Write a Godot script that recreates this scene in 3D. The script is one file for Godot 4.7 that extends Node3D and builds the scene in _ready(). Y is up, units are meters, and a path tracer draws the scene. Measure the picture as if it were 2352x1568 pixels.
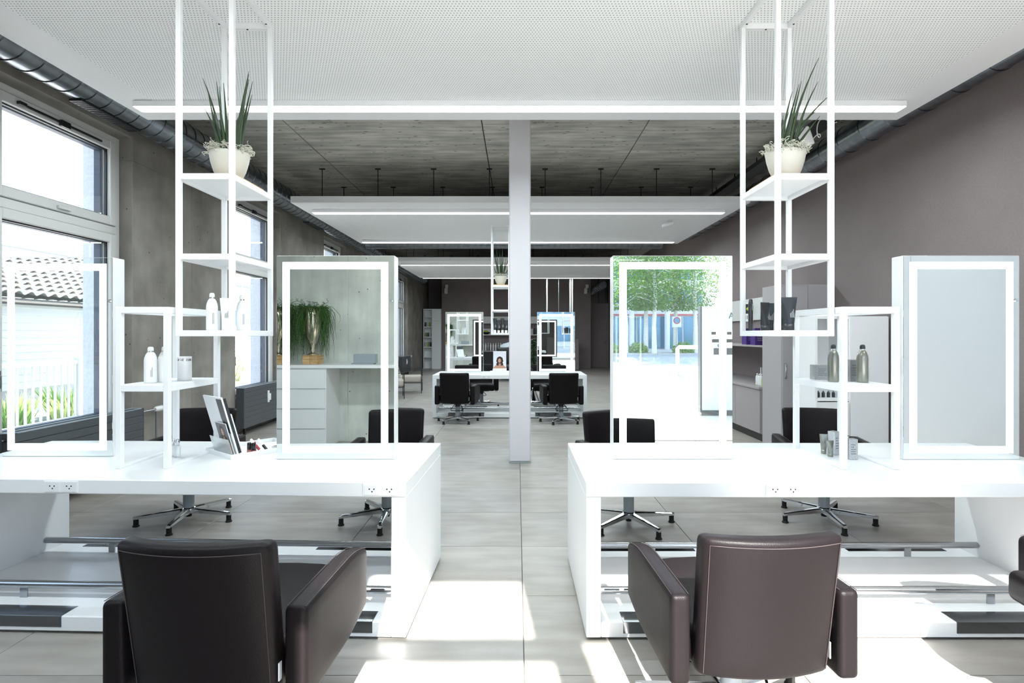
extends Node3D
# Hair salon: camera at the origin of x and z, looking along -z; the street facade is behind the camera.

const F := 1280.0        # focal length in pixels of the 2352 x 1568 frame
const VX := 1188.0       # vanishing point
const VY := 767.0
const EYE := 1.45

var M := {}
var rng := RandomNumberGenerator.new()
var taken := {}

# ---------------------------------------------------------------- helpers
func V(x: float, y: float, d: float) -> Vector3:      # a pixel of the photograph at a known depth
	return Vector3((x - VX) / F * d, EYE - (y - VY) / F * d, -d)

func numbered(called: String) -> String:
	if not taken.has(called):
		taken[called] = 0
		return called
	taken[called] += 1
	return "%s_%03d" % [called, taken[called]]

func tag(o: Node, label := "", category := "", group := "") -> Node:
	if label: o.set_meta("label", label)
	if category: o.set_meta("category", category)
	if group: o.set_meta("group", group)
	return o

func thing(called: String, label: String, category: String, at := Vector3.ZERO, turn := 0.0, group := "") -> Node3D:
	var o := Node3D.new()
	o.name = numbered(called)
	add_child(o)
	o.position = at
	o.rotation.y = turn
	tag(o, label, category, group)
	return o

func struct(called: String, at := Vector3.ZERO) -> Node3D:
	var o := Node3D.new()
	o.name = numbered(called)
	add_child(o)
	o.position = at
	o.set_meta("kind", "structure")
	return o

func copy(o: Node3D, at: Vector3, turn := 0.0, label := "", group := "") -> Node3D:
	var base := String(o.name)
	var c: Node3D = o.duplicate()
	c.name = numbered(base)
	add_child(c)
	c.position = at
	c.rotation.y = turn
	if label: c.set_meta("label", label)
	if group: c.set_meta("group", group)
	return c

func part(parent: Node, called: String, mesh: Mesh, m: Material, at := Vector3.ZERO, turn := Vector3.ZERO) -> MeshInstance3D:
	var o := MeshInstance3D.new()
	o.name = called
	o.mesh = mesh
	o.material_override = null
	for i in mesh.get_surface_count():
		o.set_surface_override_material(i, m)
	parent.add_child(o, true)
	o.position = at
	o.rotation = turn
	return o

func solo(called: String, mesh: Mesh, m: Material, label: String, category: String, at := Vector3.ZERO, turn := 0.0, group := "") -> MeshInstance3D:
	var o := part(self, numbered(called), mesh, m, at, Vector3(0, turn, 0))
	tag(o, label, category, group)
	return o

class Shape:
	var st := SurfaceTool.new()
	func _init() -> void:
		st.begin(Mesh.PRIMITIVE_TRIANGLES)
	func tri(a: Vector3, b: Vector3, c: Vector3) -> void:
		st.add_vertex(a); st.add_vertex(b); st.add_vertex(c)
	func quad(a: Vector3, b: Vector3, c: Vector3, d: Vector3) -> void:   # anticlockwise seen from outside
		tri(a, c, b); tri(a, d, c)
	func flat() -> void:
		st.set_smooth_group(-1)
	func smooth(g := 0) -> void:
		st.set_smooth_group(g)
	func done() -> ArrayMesh:
		st.generate_normals()
		return st.commit()
	# a box with chamfered edges
	func box(c: Vector3, s: Vector3, b := 0.003, t := Transform3D.IDENTITY) -> Shape:
		flat()
		var h := s / 2.0
		b = minf(b, minf(h.x, minf(h.y, h.z)) * 0.9)
		if b <= 0.0:
			var q := []
			for i in 8:
				q.append(t * (c + Vector3(h.x if i & 1 else -h.x, h.y if i & 2 else -h.y, h.z if i & 4 else -h.z)))
			quad(q[4], q[5], q[7], q[6]); quad(q[1], q[0], q[2], q[3]); quad(q[5], q[1], q[3], q[7])
			quad(q[0], q[4], q[6], q[2]); quad(q[6], q[7], q[3], q[2]); quad(q[0], q[1], q[5], q[4])
			return self
		var v := {}
		for sx in [-1, 1]:
			for sy in [-1, 1]:
				for sz in [-1, 1]:
					for a in 3:
						var p := Vector3(sx * (h.x - b), sy * (h.y - b), sz * (h.z - b))
						p[a] = [sx, sy, sz][a] * h[a]
						v[[sx, sy, sz, a]] = t * (c + p)
		for s1 in [-1, 1]:
			var f := func(a, b1, c1, d1, keep: bool):
				if keep: quad(a, b1, c1, d1)
				else: quad(d1, c1, b1, a)
			f.call(v[[s1, -1, -1, 0]], v[[s1, 1, -1, 0]], v[[s1, 1, 1, 0]], v[[s1, -1, 1, 0]], s1 > 0)
			f.call(v[[-1, s1, -1, 1]], v[[-1, s1, 1, 1]], v[[1, s1, 1, 1]], v[[1, s1, -1, 1]], s1 > 0)
			f.call(v[[-1, -1, s1, 2]], v[[1, -1, s1, 2]], v[[1, 1, s1, 2]], v[[-1, 1, s1, 2]], s1 > 0)
		for s1 in [-1, 1]:
			for s2 in [-1, 1]:
				for e in 3:
					var a1 := (e + 1) % 3
					var a2 := (e + 2) % 3
					var lo := [0, 0, 0]
					lo[e] = -1; lo[a1] = s1; lo[a2] = s2
					var hi := lo.duplicate()
					hi[e] = 1
					var p0: Vector3 = v[lo + [a1]]
					var p1: Vector3 = v[hi + [a1]]
					var p2: Vector3 = v[hi + [a2]]
					var p3: Vector3 = v[lo + [a2]]
					if s1 * s2 > 0: quad(p3, p2, p1, p0)
					else: quad(p0, p1, p2, p3)
		for sx in [-1, 1]:
			for sy in [-1, 1]:
				for sz in [-1, 1]:
					var k := [sx, sy, sz]
					if sx * sy * sz > 0: tri(v[k + [2]], v[k + [1]], v[k + [0]])
					else: tri(v[k + [0]], v[k + [1]], v[k + [2]])
		return self
	func bx(x0: float, x1: float, y0: float, y1: float, z0: float, z1: float, b := 0.003) -> Shape:
		return box(Vector3(x0 + x1, y0 + y1, z0 + z1) / 2.0, Vector3(absf(x1 - x0), absf(y1 - y0), absf(z1 - z0)), b)
	# straight bar of square section from a to b
	func bar(a: Vector3, b: Vector3, w: float, h := -1.0, bev := 0.002) -> Shape:
		if h < 0.0: h = w
		var z := (b - a).normalized()
		var up := Vector3.UP if absf(z.y) < 0.95 else Vector3.RIGHT
		var x := up.cross(z).normalized()
		var y := z.cross(x)
		return box(Vector3.ZERO, Vector3(w, h, (b - a).length()), bev, Transform3D(Basis(x, y, z), (a + b) / 2.0))
	func tube(pts: Array, r: Variant, n := 10, caps := true) -> Shape:
		smooth(0)
		var rings := []
		var prev := Vector3.ZERO
		for i in pts.size():
			var d: Vector3 = (pts[mini(i + 1, pts.size() - 1)] - pts[maxi(i - 1, 0)]).normalized()
			var u: Vector3
			if i == 0:
				u = d.cross(Vector3.UP if absf(d.y) < 0.9 else Vector3.RIGHT).normalized()
			else:
				u = (prev - d * prev.dot(d)).normalized()
			prev = u
			var w := d.cross(u)
			var rr: float = r if not (r is Array) else r[i]
			var ring := []
			for k in n:
				var a := TAU * k / n
				ring.append(pts[i] + (u * cos(a) + w * sin(a)) * rr)
			rings.append(ring)
		for i in pts.size() - 1:
			for k in n:
				quad(rings[i][k], rings[i][(k + 1) % n], rings[i + 1][(k + 1) % n], rings[i + 1][k])
		if caps:
			flat()
			for k in n - 2:
				tri(rings[0][0], rings[0][k + 1], rings[0][k + 2])
				tri(rings[-1][0], rings[-1][k + 2], rings[-1][k + 1])
		return self
	# profile: [radius, height] from the bottom up
	func lathe(profile: Array, n := 20, at := Vector3.ZERO, sharp := false, sx := 1.0, sz := 1.0) -> Shape:
		for i in profile.size() - 1:
			if sharp: smooth(i + 1)
			else: smooth(0)
			for k in n:
				var a0 := TAU * k / n
				var a1 := TAU * (k + 1) / n
				var p := func(j, a): return at + Vector3(cos(a) * profile[j][0] * sx, profile[j][1], -sin(a) * profile[j][0] * sz)
				var q0: Vector3 = p.call(i, a0)
				var q1: Vector3 = p.call(i, a1)
				var q2: Vector3 = p.call(i + 1, a1)
				var q3: Vector3 = p.call(i + 1, a0)
				if profile[i][0] < 1e-6: tri(q0, q3, q2)
				elif profile[i + 1][0] < 1e-6: tri(q0, q2, q1)
				else: quad(q0, q1, q2, q3)
		return self
	# a polygon (anticlockwise in x, y) drawn out along z from z0 to z1
	func prism(poly: PackedVector2Array, z0: float, z1: float, t := Transform3D.IDENTITY) -> Shape:
		flat()
		var n := poly.size()
		for i in n:
			var a := poly[i]
			var b := poly[(i + 1) % n]
			quad(t * Vector3(a.x, a.y, z1), t * Vector3(a.x, a.y, z0), t * Vector3(b.x, b.y, z0), t * Vector3(b.x, b.y, z1))
		var idx := Geometry2D.triangulate_polygon(poly)
		for i in range(0, idx.size(), 3):
			var a := poly[idx[i]]
			var b := poly[idx[i + 1]]
			var c := poly[idx[i + 2]]
			if (b - a).cross(c - a) < 0.0:
				var s := b
				b = c
				c = s
			tri(t * Vector3(a.x, a.y, z1), t * Vector3(c.x, c.y, z1), t * Vector3(b.x, b.y, z1))
			tri(t * Vector3(a.x, a.y, z0), t * Vector3(b.x, b.y, z0), t * Vector3(c.x, c.y, z0))
		return self
	# rounded box with an optional bending function
	func pillow(c: Vector3, s: Vector3, r: float, n := 8, bend = null) -> Shape:
		smooth(0)
		var h := s / 2.0
		for a in 3:
			for sg in [-1.0, 1.0]:
				var grid := []
				for i in n + 1:
					var row := []
					for j in n + 1:
						var p := Vector3.ZERO
						var u := spread(i, n, h[(a + 1) % 3], r)
						var w := spread(j, n, h[(a + 2) % 3], r)
						p[a] = sg * h[a]
						p[(a + 1) % 3] = u
						p[(a + 2) % 3] = w
						var inner := Vector3(clampf(p.x, -h.x + r, h.x - r), clampf(p.y, -h.y + r, h.y - r), clampf(p.z, -h.z + r, h.z - r))
						var d := p - inner
						p = inner + d.normalized() * r
						p = (p + c).snapped(Vector3.ONE * 1e-5)
						row.append(bend.call(p) if bend != null else p)
					grid.append(row)
				for i in n:
					for j in n:
						if sg > 0.0: quad(grid[i][j], grid[i + 1][j], grid[i + 1][j + 1], grid[i][j + 1])
						else: quad(grid[i][j + 1], grid[i + 1][j + 1], grid[i + 1][j], grid[i][j])
		return self
	func spread(i: int, n: int, h: float, r: float) -> float:   # more lines near the rounded rim
		var k := 3
		if i < k: return -h + r * (1.0 - cos(PI / 2.0 * i / k)) if r > 0.0 else -h
		if i > n - k: return h - r * (1.0 - cos(PI / 2.0 * (n - i) / k)) if r > 0.0 else h
		return lerpf(-h + r, h - r, float(i - k) / maxf(1.0, n - 2 * k))

func B(x0: float, x1: float, y0: float, y1: float, z0: float, z1: float, b := 0.003) -> ArrayMesh:
	return Shape.new().bx(x0, x1, y0, y1, z0, z1, b).done()

func mat(c: Color, rough := 0.5, metal := 0.0) -> StandardMaterial3D:
	var m := StandardMaterial3D.new()
	m.albedo_color = c
	m.roughness = rough
	m.metallic = metal
	return m

func rgb(r: float, g: float, b: float) -> Color:
	return Color(r / 255.0, g / 255.0, b / 255.0)

func glow(c: Color, e: float) -> StandardMaterial3D:
	var m := mat(Color(0.9, 0.9, 0.9), 0.6)
	m.emission_enabled = true
	m.emission = c
	m.emission_energy_multiplier = e
	return m

func tex(img: Image) -> ImageTexture:
	return ImageTexture.create_from_image(img)

func noise_bytes(size: int, freq: float, octaves: int, s: int, stretch := Vector2.ONE) -> PackedByteArray:
	var n := FastNoiseLite.new()
	n.seed = s
	n.frequency = freq
	n.fractal_octaves = octaves
	n.noise_type = FastNoiseLite.TYPE_SIMPLEX_SMOOTH
	var img := n.get_seamless_image(int(size * stretch.x), int(size * stretch.y))
	img.convert(Image.FORMAT_L8)
	if stretch != Vector2.ONE:
		img.resize(size, size, Image.INTERPOLATE_BILINEAR)
	return img.get_data()

# mixes noise layers into a colour picture: base plus sum of amount * (layer - 0.5)
func blotch(size: int, base: Color, layers: Array, tints: Array) -> Image:
	var img := Image.create(size, size, false, Image.FORMAT_RGB8)
	for y in size:
		for x in size:
			var i := y * size + x
			var r := base.r
			var g := base.g
			var b := base.b
			for k in layers.size():
				var v: float = (layers[k][i] / 255.0 - 0.5)
				var t: Color = tints[k]
				r += v * t.r
				g += v * t.g
				b += v * t.b
			img.set_pixel(x, y, Color(clampf(r, 0, 1), clampf(g, 0, 1), clampf(b, 0, 1)))
	return img

func pits(img: Image, count: int, dark: float, rmax: float, longer := 1.0) -> void:
	var n := img.get_width()
	for k in count:
		var cx := rng.randi_range(0, n - 1)
		var cy := rng.randi_range(0, n - 1)
		var r := rng.randf_range(0.5, rmax)
		for dy in range(-int(r) - 1, int(r) + 2):
			for dx in range(-int(r * longer) - 1, int(r * longer) + 2):
				var d := Vector2(dx / longer, dy).length()
				if d <= r:
					var x := posmod(cx + dx, n)
					var y := posmod(cy + dy, n)
					img.set_pixel(x, y, img.get_pixel(x, y) * dark)

func tiled(img: Image, scale: float, rough: float, metal := 0.0, tint := Color.WHITE) -> StandardMaterial3D:
	var m := mat(tint, rough, metal)
	m.albedo_texture = tex(img)
	m.uv1_triplanar = true
	m.uv1_world_triplanar = true
	m.uv1_scale = Vector3.ONE * scale
	return m

func materials() -> void:
	M.white = mat(Color(0.90, 0.905, 0.91), 0.28)
	M.white_matt = mat(Color(0.93, 0.935, 0.94), 0.55)
	M.frame_white = mat(Color(0.92, 0.925, 0.93), 0.4)
	M.window_white = mat(Color(0.80, 0.80, 0.79), 0.4)
	M.cladding = mat(rgb(44, 56, 74), 0.4)
	M.gasket = mat(Color(0.05, 0.06, 0.08), 0.4)
	M.render_out = tiled(blotch(128, rgb(196, 200, 204), [noise_bytes(128, 0.12, 3, 5)], [Color(0.07, 0.07, 0.07)]), 1.5, 0.9)
	M.mauve = tiled(blotch(256, rgb(128, 118, 117), [noise_bytes(256, 0.25, 2, 7), noise_bytes(256, 0.01, 3, 8)], [Color(0.03, 0.03, 0.03), Color(0.02, 0.02, 0.02)]), 0.6, 0.8)
	M.column = mat(rgb(208, 206, 210), 0.6)
	M.cab_grey = mat(rgb(158, 152, 152), 0.5)
	M.cab_side = mat(rgb(172, 168, 170), 0.5)
	M.black = mat(rgb(22, 21, 22), 0.45)
	M.black_gloss = mat(rgb(14, 14, 15), 0.15)
	M.rubber = mat(rgb(18, 17, 17), 0.8)
	M.chrome = mat(Color(0.86, 0.87, 0.88), 0.08, 1.0)
	M.steel = mat(Color(0.66, 0.67, 0.68), 0.22, 1.0)
	M.plate = mat(Color(0.45, 0.46, 0.47), 0.16, 1.0)
	M.grey_paint = mat(rgb(150, 158, 164), 0.35)
	M.mirror = mat(Color(0.93, 0.95, 0.945), 0.0, 1.0)
	M.band = glow(Color(0.95, 0.98, 1.0), 1.7)
	M.led = glow(Color(1.0, 0.985, 0.97), 3.0)
	M.radiator = mat(rgb(74, 76, 80), 0.42)
	M.galv = tiled(blotch(128, Color(0.52, 0.54, 0.56), [noise_bytes(128, 0.05, 3, 21)], [Color(0.16, 0.16, 0.16)]), 1.2, 0.24, 1.0)
	M.dark_metal = mat(rgb(48, 50, 52), 0.4, 0.6)
	var glass := mat(Color(0.95, 0.98, 1.0, 0.03), 0.0)
	glass.transparency = BaseMaterial3D.TRANSPARENCY_ALPHA
	M.glass = glass
	var frost := mat(Color(0.9, 0.93, 0.93, 0.35), 0.12)
	frost.transparency = BaseMaterial3D.TRANSPARENCY_ALPHA
	M.clear_plastic = frost
	# leather: fine grain as relief
	var leather := mat(rgb(21, 17, 19), 0.45)
	leather.metallic_specular = 0.26
	leather.uv1_triplanar = true
	leather.uv1_scale = Vector3.ONE * 6.0
	var grain := Image.create_from_data(256, 256, false, Image.FORMAT_L8, noise_bytes(256, 0.16, 3, 31))
	leather.heightmap_enabled = true
	leather.heightmap_texture = tex(grain)
	leather.heightmap_scale = 0.05
	M.leather = leather
	M.thread = mat(rgb(52, 44, 45), 0.7)
	# concrete
	var wall := blotch(512, rgb(134, 129, 123), [noise_bytes(512, 0.006, 4, 41), noise_bytes(512, 0.3, 2, 42), noise_bytes(512, 0.03, 3, 43, Vector2(1, 0.15))], [Color(0.15, 0.145, 0.14), Color(0.05, 0.05, 0.05), Color(0.035, 0.035, 0.034)])
	pits(wall, 60, 0.55, 1.8)
	M.concrete = tiled(wall, 0.42, 0.85)
	var pale := blotch(512, rgb(204, 207, 201), [noise_bytes(512, 0.006, 4, 45), noise_bytes(512, 0.3, 2, 46), noise_bytes(512, 0.03, 3, 47, Vector2(1, 0.15))], [Color(0.14, 0.14, 0.135), Color(0.05, 0.05, 0.05), Color(0.06, 0.06, 0.06)])
	pits(pale, 70, 0.5, 1.8)
	M.concrete_pale = tiled(pale, 0.42, 0.85)
	var slab := blotch(512, rgb(182, 180, 172), [noise_bytes(512, 0.008, 4, 51), noise_bytes(512, 0.25, 2, 52), noise_bytes(512, 0.04, 4, 53, Vector2(0.12, 1))], [Color(0.12, 0.12, 0.11), Color(0.05, 0.05, 0.05), Color(0.22, 0.215, 0.20)])
	pits(slab, 160, 0.5, 1.6, 3.5)
	M.slab = tiled(slab, 0.4, 0.9)
	M.joint = mat(rgb(46, 45, 43), 0.95)
	# floor tiles in four tones, with grain running across the room
	var ft := blotch(512, Color(0.93, 0.93, 0.93), [noise_bytes(512, 0.03, 4, 61, Vector2(0.2, 1)), noise_bytes(512, 0.008, 3, 62), noise_bytes(512, 0.3, 2, 63)], [Color(0.13, 0.13, 0.14), Color(0.10, 0.11, 0.13), Color(0.03, 0.03, 0.03)])
	var ft_tex := tex(ft)
	M.tiles = []
	for k in 4:
		var m := mat([rgb(163, 158, 152), rgb(167, 162, 155), rgb(159, 155, 150), rgb(165, 159, 152)][k], 0.38)
		m.albedo_texture = ft_tex
		m.uv1_triplanar = true
		m.uv1_world_triplanar = true
		m.uv1_scale = Vector3.ONE * 0.45
		m.uv1_offset = Vector3(k * 0.37, 0, k * 0.21)
		M.tiles.append(m)
	M.grout = mat(rgb(92, 90, 87), 0.9)
	# perforated board: two staggered holes to a field of 20 x 46 mm
	var pf := Image.create(64, 128, false, Image.FORMAT_RGB8)
	pf.fill(Color(0.96, 0.965, 0.965))
	for c in [Vector2(16, 32), Vector2(48, 96)]:
		for y in 128:
			for x in 64:
				if Vector2((x - c.x) / 64.0 * 0.020, (y - c.y) / 128.0 * 0.046).length() < 0.0040: pf.set_pixel(x, y, Color(0.52, 0.54, 0.55))
	M.perforated = tiled(pf, 1.0, 0.8)
	M.perforated.uv1_scale = Vector3(1.0 / 0.020, 1.0, 1.0 / 0.046)
	# wood
	var wd := blotch(256, rgb(196, 160, 112), [noise_bytes(256, 0.04, 4, 71, Vector2(0.1, 1))], [Color(0.25, 0.24, 0.2)])
	M.wood = tiled(wd, 2.5, 0.6)
	M.pot = mat(rgb(200, 197, 188), 0.45)
	M.leaf = mat(rgb(36, 56, 26), 0.5)
	M.moss = mat(rgb(206, 205, 192), 0.9)
	M.trail = mat(rgb(58, 96, 34), 0.6)
	M.silver_vase = mat(Color(0.80, 0.77, 0.70), 0.2, 1.0)
	M.paving = tiled(blotch(256, rgb(174, 172, 167), [noise_bytes(256, 0.02, 3, 91), noise_bytes(256, 0.3, 2, 92)], [Color(0.08, 0.08, 0.08), Color(0.06, 0.06, 0.06)]), 0.3, 0.9)
	M.cab_pale = mat(rgb(168, 171, 176), 0.6)
	M.cushion = mat(rgb(176, 169, 158), 0.9)
	M.bottle_white = mat(rgb(236, 236, 236), 0.3)
	M.bottle_silver = mat(rgb(150, 150, 142), 0.32, 0.8)
	M.silver_pack = tiled(blotch(128, rgb(190, 192, 194), [noise_bytes(128, 0.15, 4, 81)], [Color(0.3, 0.3, 0.3)]), 8.0, 0.3, 0.7)
	M.tube_dark = mat(rgb(44, 47, 50), 0.3)
	M.text_light = mat(rgb(170, 174, 176), 0.6)
	M.text_grey = mat(rgb(130, 134, 138), 0.6)
	M.purple = mat(rgb(70, 40, 120), 0.4)
	M.lime = mat(rgb(176, 190, 60), 0.5)
	M.red = mat(rgb(170, 44, 52), 0.3)
	M.pinkish = mat(rgb(170, 104, 100), 0.25)
	M.rose = mat(rgb(132, 60, 66), 0.25)

# ---------------------------------------------------------------- camera and light
func camera_and_light() -> void:
	var cam := Camera3D.new()
	cam.name = "camera"
	cam.projection = Camera3D.PROJECTION_FRUSTUM
	cam.near = 0.05
	cam.far = 300.0
	cam.size = cam.near * 2.0 * 784.0 / F
	cam.frustum_offset = Vector2((1176.0 - VX) / F, (VY - 784.0) / F) * cam.near
	cam.position = Vector3(0, EYE, 0)
	add_child(cam)
	cam.current = true
	var env := Environment.new()
	env.background_mode = Environment.BG_SKY
	var sky := Sky.new()
	var sm := ProceduralSkyMaterial.new()
	sm.sky_top_color = Color(0.74, 0.86, 1.0)
	sm.sky_horizon_color = Color(0.93, 0.96, 1.0)
	sm.sky_curve = 0.2
	sm.ground_horizon_color = Color(0.80, 0.82, 0.82)
	sm.ground_bottom_color = Color(0.6, 0.6, 0.58)
	sm.sky_energy_multiplier = 1.7
	sm.ground_energy_multiplier = 1.0
	sky.sky_material = sm
	env.sky = sky
	env.tonemap_mode = Environment.TONE_MAPPER_LINEAR
	env.tonemap_exposure = 1.15
	env.sdfgi_enabled = true
	env.ssao_enabled = true
	env.ssil_enabled = true
	var we := WorldEnvironment.new()
	we.name = "environment"
	we.environment = env
	add_child(we)
	var sun := DirectionalLight3D.new()
	sun.name = "sun"
	sun.light_color = Color(1.0, 0.985, 0.96)
	sun.light_energy = 10.5
	sun.light_angular_distance = 0.5
	sun.shadow_enabled = true
	add_child(sun)
	sun.look_at_from_position(Vector3.ZERO, Vector3(-0.1, -0.735, -1.0))

func strip_light(parent: Node, w: float, d: float, at: Vector3, energy: float) -> void:   # faces down
	var l := AreaLight3D.new()
	l.name = "lamp"
	l.area_size = Vector2(w, d)
	l.area_normalize_energy = true
	l.light_energy = energy
	l.light_color = Color(0.93, 0.985, 1.0)
	l.area_range = 30.0
	l.area_attenuation = 2.0
	l.shadow_enabled = true
	parent.add_child(l, true)
	l.position = at
	l.rotation = Vector3(-PI / 2, 0, 0)

# ---------------------------------------------------------------- setting
const XL := -3.97     # inner face of the left wall
const XR := 3.95
const ZF := 1.31      # inner face of the street facade, behind the camera
const ZB := -25.0
const HC := 3.95      # concrete soffit
const HP := 3.35      # underside of the suspended panels

func floor_() -> void:
	var f := struct("floor")
	part(f, "screed", B(XL - 0.45, XR + 0.3, -0.2, -0.006, ZB - 0.3, ZF + 0.3, 0.0), M.grout)
	var nz := 36
	var mesh_cache := {}
	for i in range(-4, 4):
		for j in nz:
			var x0 := 0.03 + 1.19 * i
			var x1 := x0 + 1.19
			var z1 := 1.95 - 0.72 * j - 0.0
			var z0 := z1 - 0.72
			x0 = maxf(x0, XL - 0.1)
			x1 = minf(x1, XR)
			z1 = minf(z1, ZF)
			z0 = maxf(z0, ZB)
			if x1 - x0 < 0.05 or z1 - z0 < 0.05: continue
			var key := Vector2(x1 - x0, z1 - z0).snapped(Vector2.ONE * 0.001)
			if not mesh_cache.has(key):
				mesh_cache[key] = Shape.new().box(Vector3(0, -0.006, 0), Vector3(x1 - x0 - 0.004, 0.012, z1 - z0 - 0.004), 0.0012).done()
			part(f, "tile", mesh_cache[key], M.tiles[rng.randi_range(0, 3)], Vector3((x0 + x1) / 2, 0, (z0 + z1) / 2))

const WIN := [1.4, 5.0, 8.6, 12.2, 15.8, 19.4]    # window centres along the left wall, as depth

func left_wall() -> void:
	var w := struct("wall_left")
	var edges := [-ZF]
	for c in WIN:
		edges.append(c - 0.75)
		edges.append(c + 0.75)
	edges.append(-ZB)
	for i in range(0, edges.size(), 2):
		var a: float = edges[i]
		var b: float = edges[i + 1]
		# cast panels: one tall course with a joint, one course above
		var n := 1 if b - a < 1.5 else 2
		for k in n:
			var za := lerpf(a, b, float(k) / n)
			var zb := lerpf(a, b, float(k + 1) / n)
			part(w, "concrete_panel", B(XL - 0.45, XL, -0.05, 3.24, -zb, -za, 0.006), M.concrete)
			part(w, "concrete_panel", B(XL - 0.45, XL, 3.24, HC, -zb, -za, 0.006), M.concrete)
	for c in WIN:
		part(w, "lintel", B(XL - 0.45, XL, 3.47, HC, -c - 0.75, -c + 0.75, 0.004), M.concrete)
		part(w, "parapet", B(XL - 0.45, XL - 0.13, -0.05, 0.5, -c - 0.75, -c + 0.75, 0.004), M.concrete)
		part(w, "outer_render", B(XL - 0.50, XL - 0.21, 0.5, 3.47, -c - 0.79, -c - 0.735, 0.0), M.render_out)
		part(w, "outer_render", B(XL - 0.50, XL - 0.21, 0.5, 3.47, -c + 0.735, -c + 0.79, 0.0), M.render_out)
	for k in WIN.size():
		window(k + 1, WIN[k])

func window(n: int, c: float) -> void:
	var w := struct("window_%d" % n, Vector3(XL - 0.17, 0, -c))
	# local: x towards the room, z along the wall
	var h0 := 0.5
	var h1 := 3.45
	var hw := 0.735
	var f := Shape.new()
	f.bx(-0.035, 0.045, h0, h1, -hw, -hw + 0.06); f.bx(-0.035, 0.045, h0, h1, hw - 0.06, hw)
	f.bx(-0.035, 0.045, h0, h0 + 0.06, -hw + 0.06, hw - 0.06); f.bx(-0.035, 0.045, h1 - 0.06, h1, -hw + 0.06, hw - 0.06)
	f.bx(-0.035, 0.045, 2.46, 2.54, -hw + 0.06, hw - 0.06)
	part(w, "frame", f.done(), M.window_white)
	for p in [[h0 + 0.06, 2.46], [2.54, h1 - 0.06]]:
		var a: float = p[0] + 0.004
		var b: float = p[1] - 0.004
		var s := Shape.new()
		var q := hw - 0.064
		s.bx(-0.02, 0.065, a, b, -q, -q + 0.085, 0.006); s.bx(-0.02, 0.065, a, b, q - 0.085, q, 0.006)
		s.bx(-0.02, 0.065, a, a + 0.085, -q + 0.085, q - 0.085, 0.006); s.bx(-0.02, 0.065, b - 0.085, b, -q + 0.085, q - 0.085, 0.006)
		var sash := part(w, "sash", s.done(), M.window_white)
		var g := Shape.new()
		var q2 := q - 0.085
		g.bx(0.005, 0.03, a + 0.085, b - 0.085, -q2, -q2 + 0.012, 0.0); g.bx(0.005, 0.03, a + 0.085, b - 0.085, q2 - 0.012, q2, 0.0)
		g.bx(0.005, 0.03, a + 0.085, a + 0.097, -q2, q2, 0.0); g.bx(0.005, 0.03, b - 0.097, b - 0.085, -q2, q2, 0.0)
		part(sash, "gasket", g.done(), M.gasket)
		var of := Shape.new()
		of.bx(-0.085, -0.021, a + 0.06, b - 0.06, -q2 - 0.02, -q2 + 0.028, 0.002); of.bx(-0.085, -0.021, a + 0.06, b - 0.06, q2 - 0.028, q2 + 0.02, 0.002)
		of.bx(-0.085, -0.021, a + 0.06, a + 0.10, -q2 + 0.028, q2 - 0.028, 0.002); of.bx(-0.085, -0.021, b - 0.10, b - 0.06, -q2 + 0.028, q2 - 0.028, 0.002)
		part(sash, "outer_cladding", of.done(), M.cladding)
		part(sash, "pane", B(0.012, 0.016, a + 0.086, b - 0.086, -q2, q2, 0.0), M.glass)
		if p[0] > 2.0:
			var o := Shape.new()
			o.bx(0.066, 0.085, b - 0.06, b - 0.042, -0.45, 0.45, 0.003)
			o.bx(0.066, 0.10, b - 0.085, b - 0.03, -0.05, 0.05, 0.004)
			o.bx(0.066, 0.10, b - 0.065, b - 0.037, 0.40, 0.47, 0.004)
			part(sash, "opener", o.done(), M.dark_metal)
			var cl := Shape.new()
			cl.bx(0.066, 0.09, a + 0.02, a + 0.05, -0.07, 0.07, 0.004)
			part(sash, "catch", cl.done(), M.window_white)
		else:
			var hd := Shape.new()
			hd.bx(0.066, 0.078, 1.02, 1.16, q - 0.06, q - 0.03, 0.003)
			hd.bx(0.078, 0.10, 1.10, 1.125, q - 0.055, q - 0.035, 0.003)
			hd.bx(0.095, 0.11, 1.0, 1.125, q - 0.055, q - 0.035, 0.003)
			part(sash, "handle", hd.done(), M.steel)

func right_wall() -> void:
	var w := struct("wall_right")
	part(w, "plaster", B(XR, XR + 0.3, -0.05, HC, ZB, ZF, 0.0), M.mauve)

func soffit() -> void:
	var c := struct("ceiling")
	# board-marked concrete bays between joints across and along the room
	var xs := [XL - 0.45, -2.75, -0.42, 1.55, XR + 0.3]
	var zs := [ZF + 0.3]
	for k in 7: zs.append(-0.8 - 3.9 * k)
	zs.append(ZB - 0.3)
	part(c, "slab", B(XL - 0.45, XR + 0.3, HC + 0.02, HC + 0.3, ZB - 0.3, ZF + 0.3, 0.0), M.joint)
	for i in xs.size() - 1:
		for j in zs.size() - 1:
			var n := 4
			for k in n:
				var za := lerpf(zs[j], zs[j + 1], float(k) / n)
				var zb := lerpf(zs[j], zs[j + 1], float(k + 1) / n)
				part(c, "cast_board", B(xs[i] + 0.006, xs[i + 1] - 0.006, HC, HC + 0.03, zb + 0.003, za - 0.003, 0.004), M.slab, Vector3(0, rng.randf_range(0, 0.004), 0))

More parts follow.
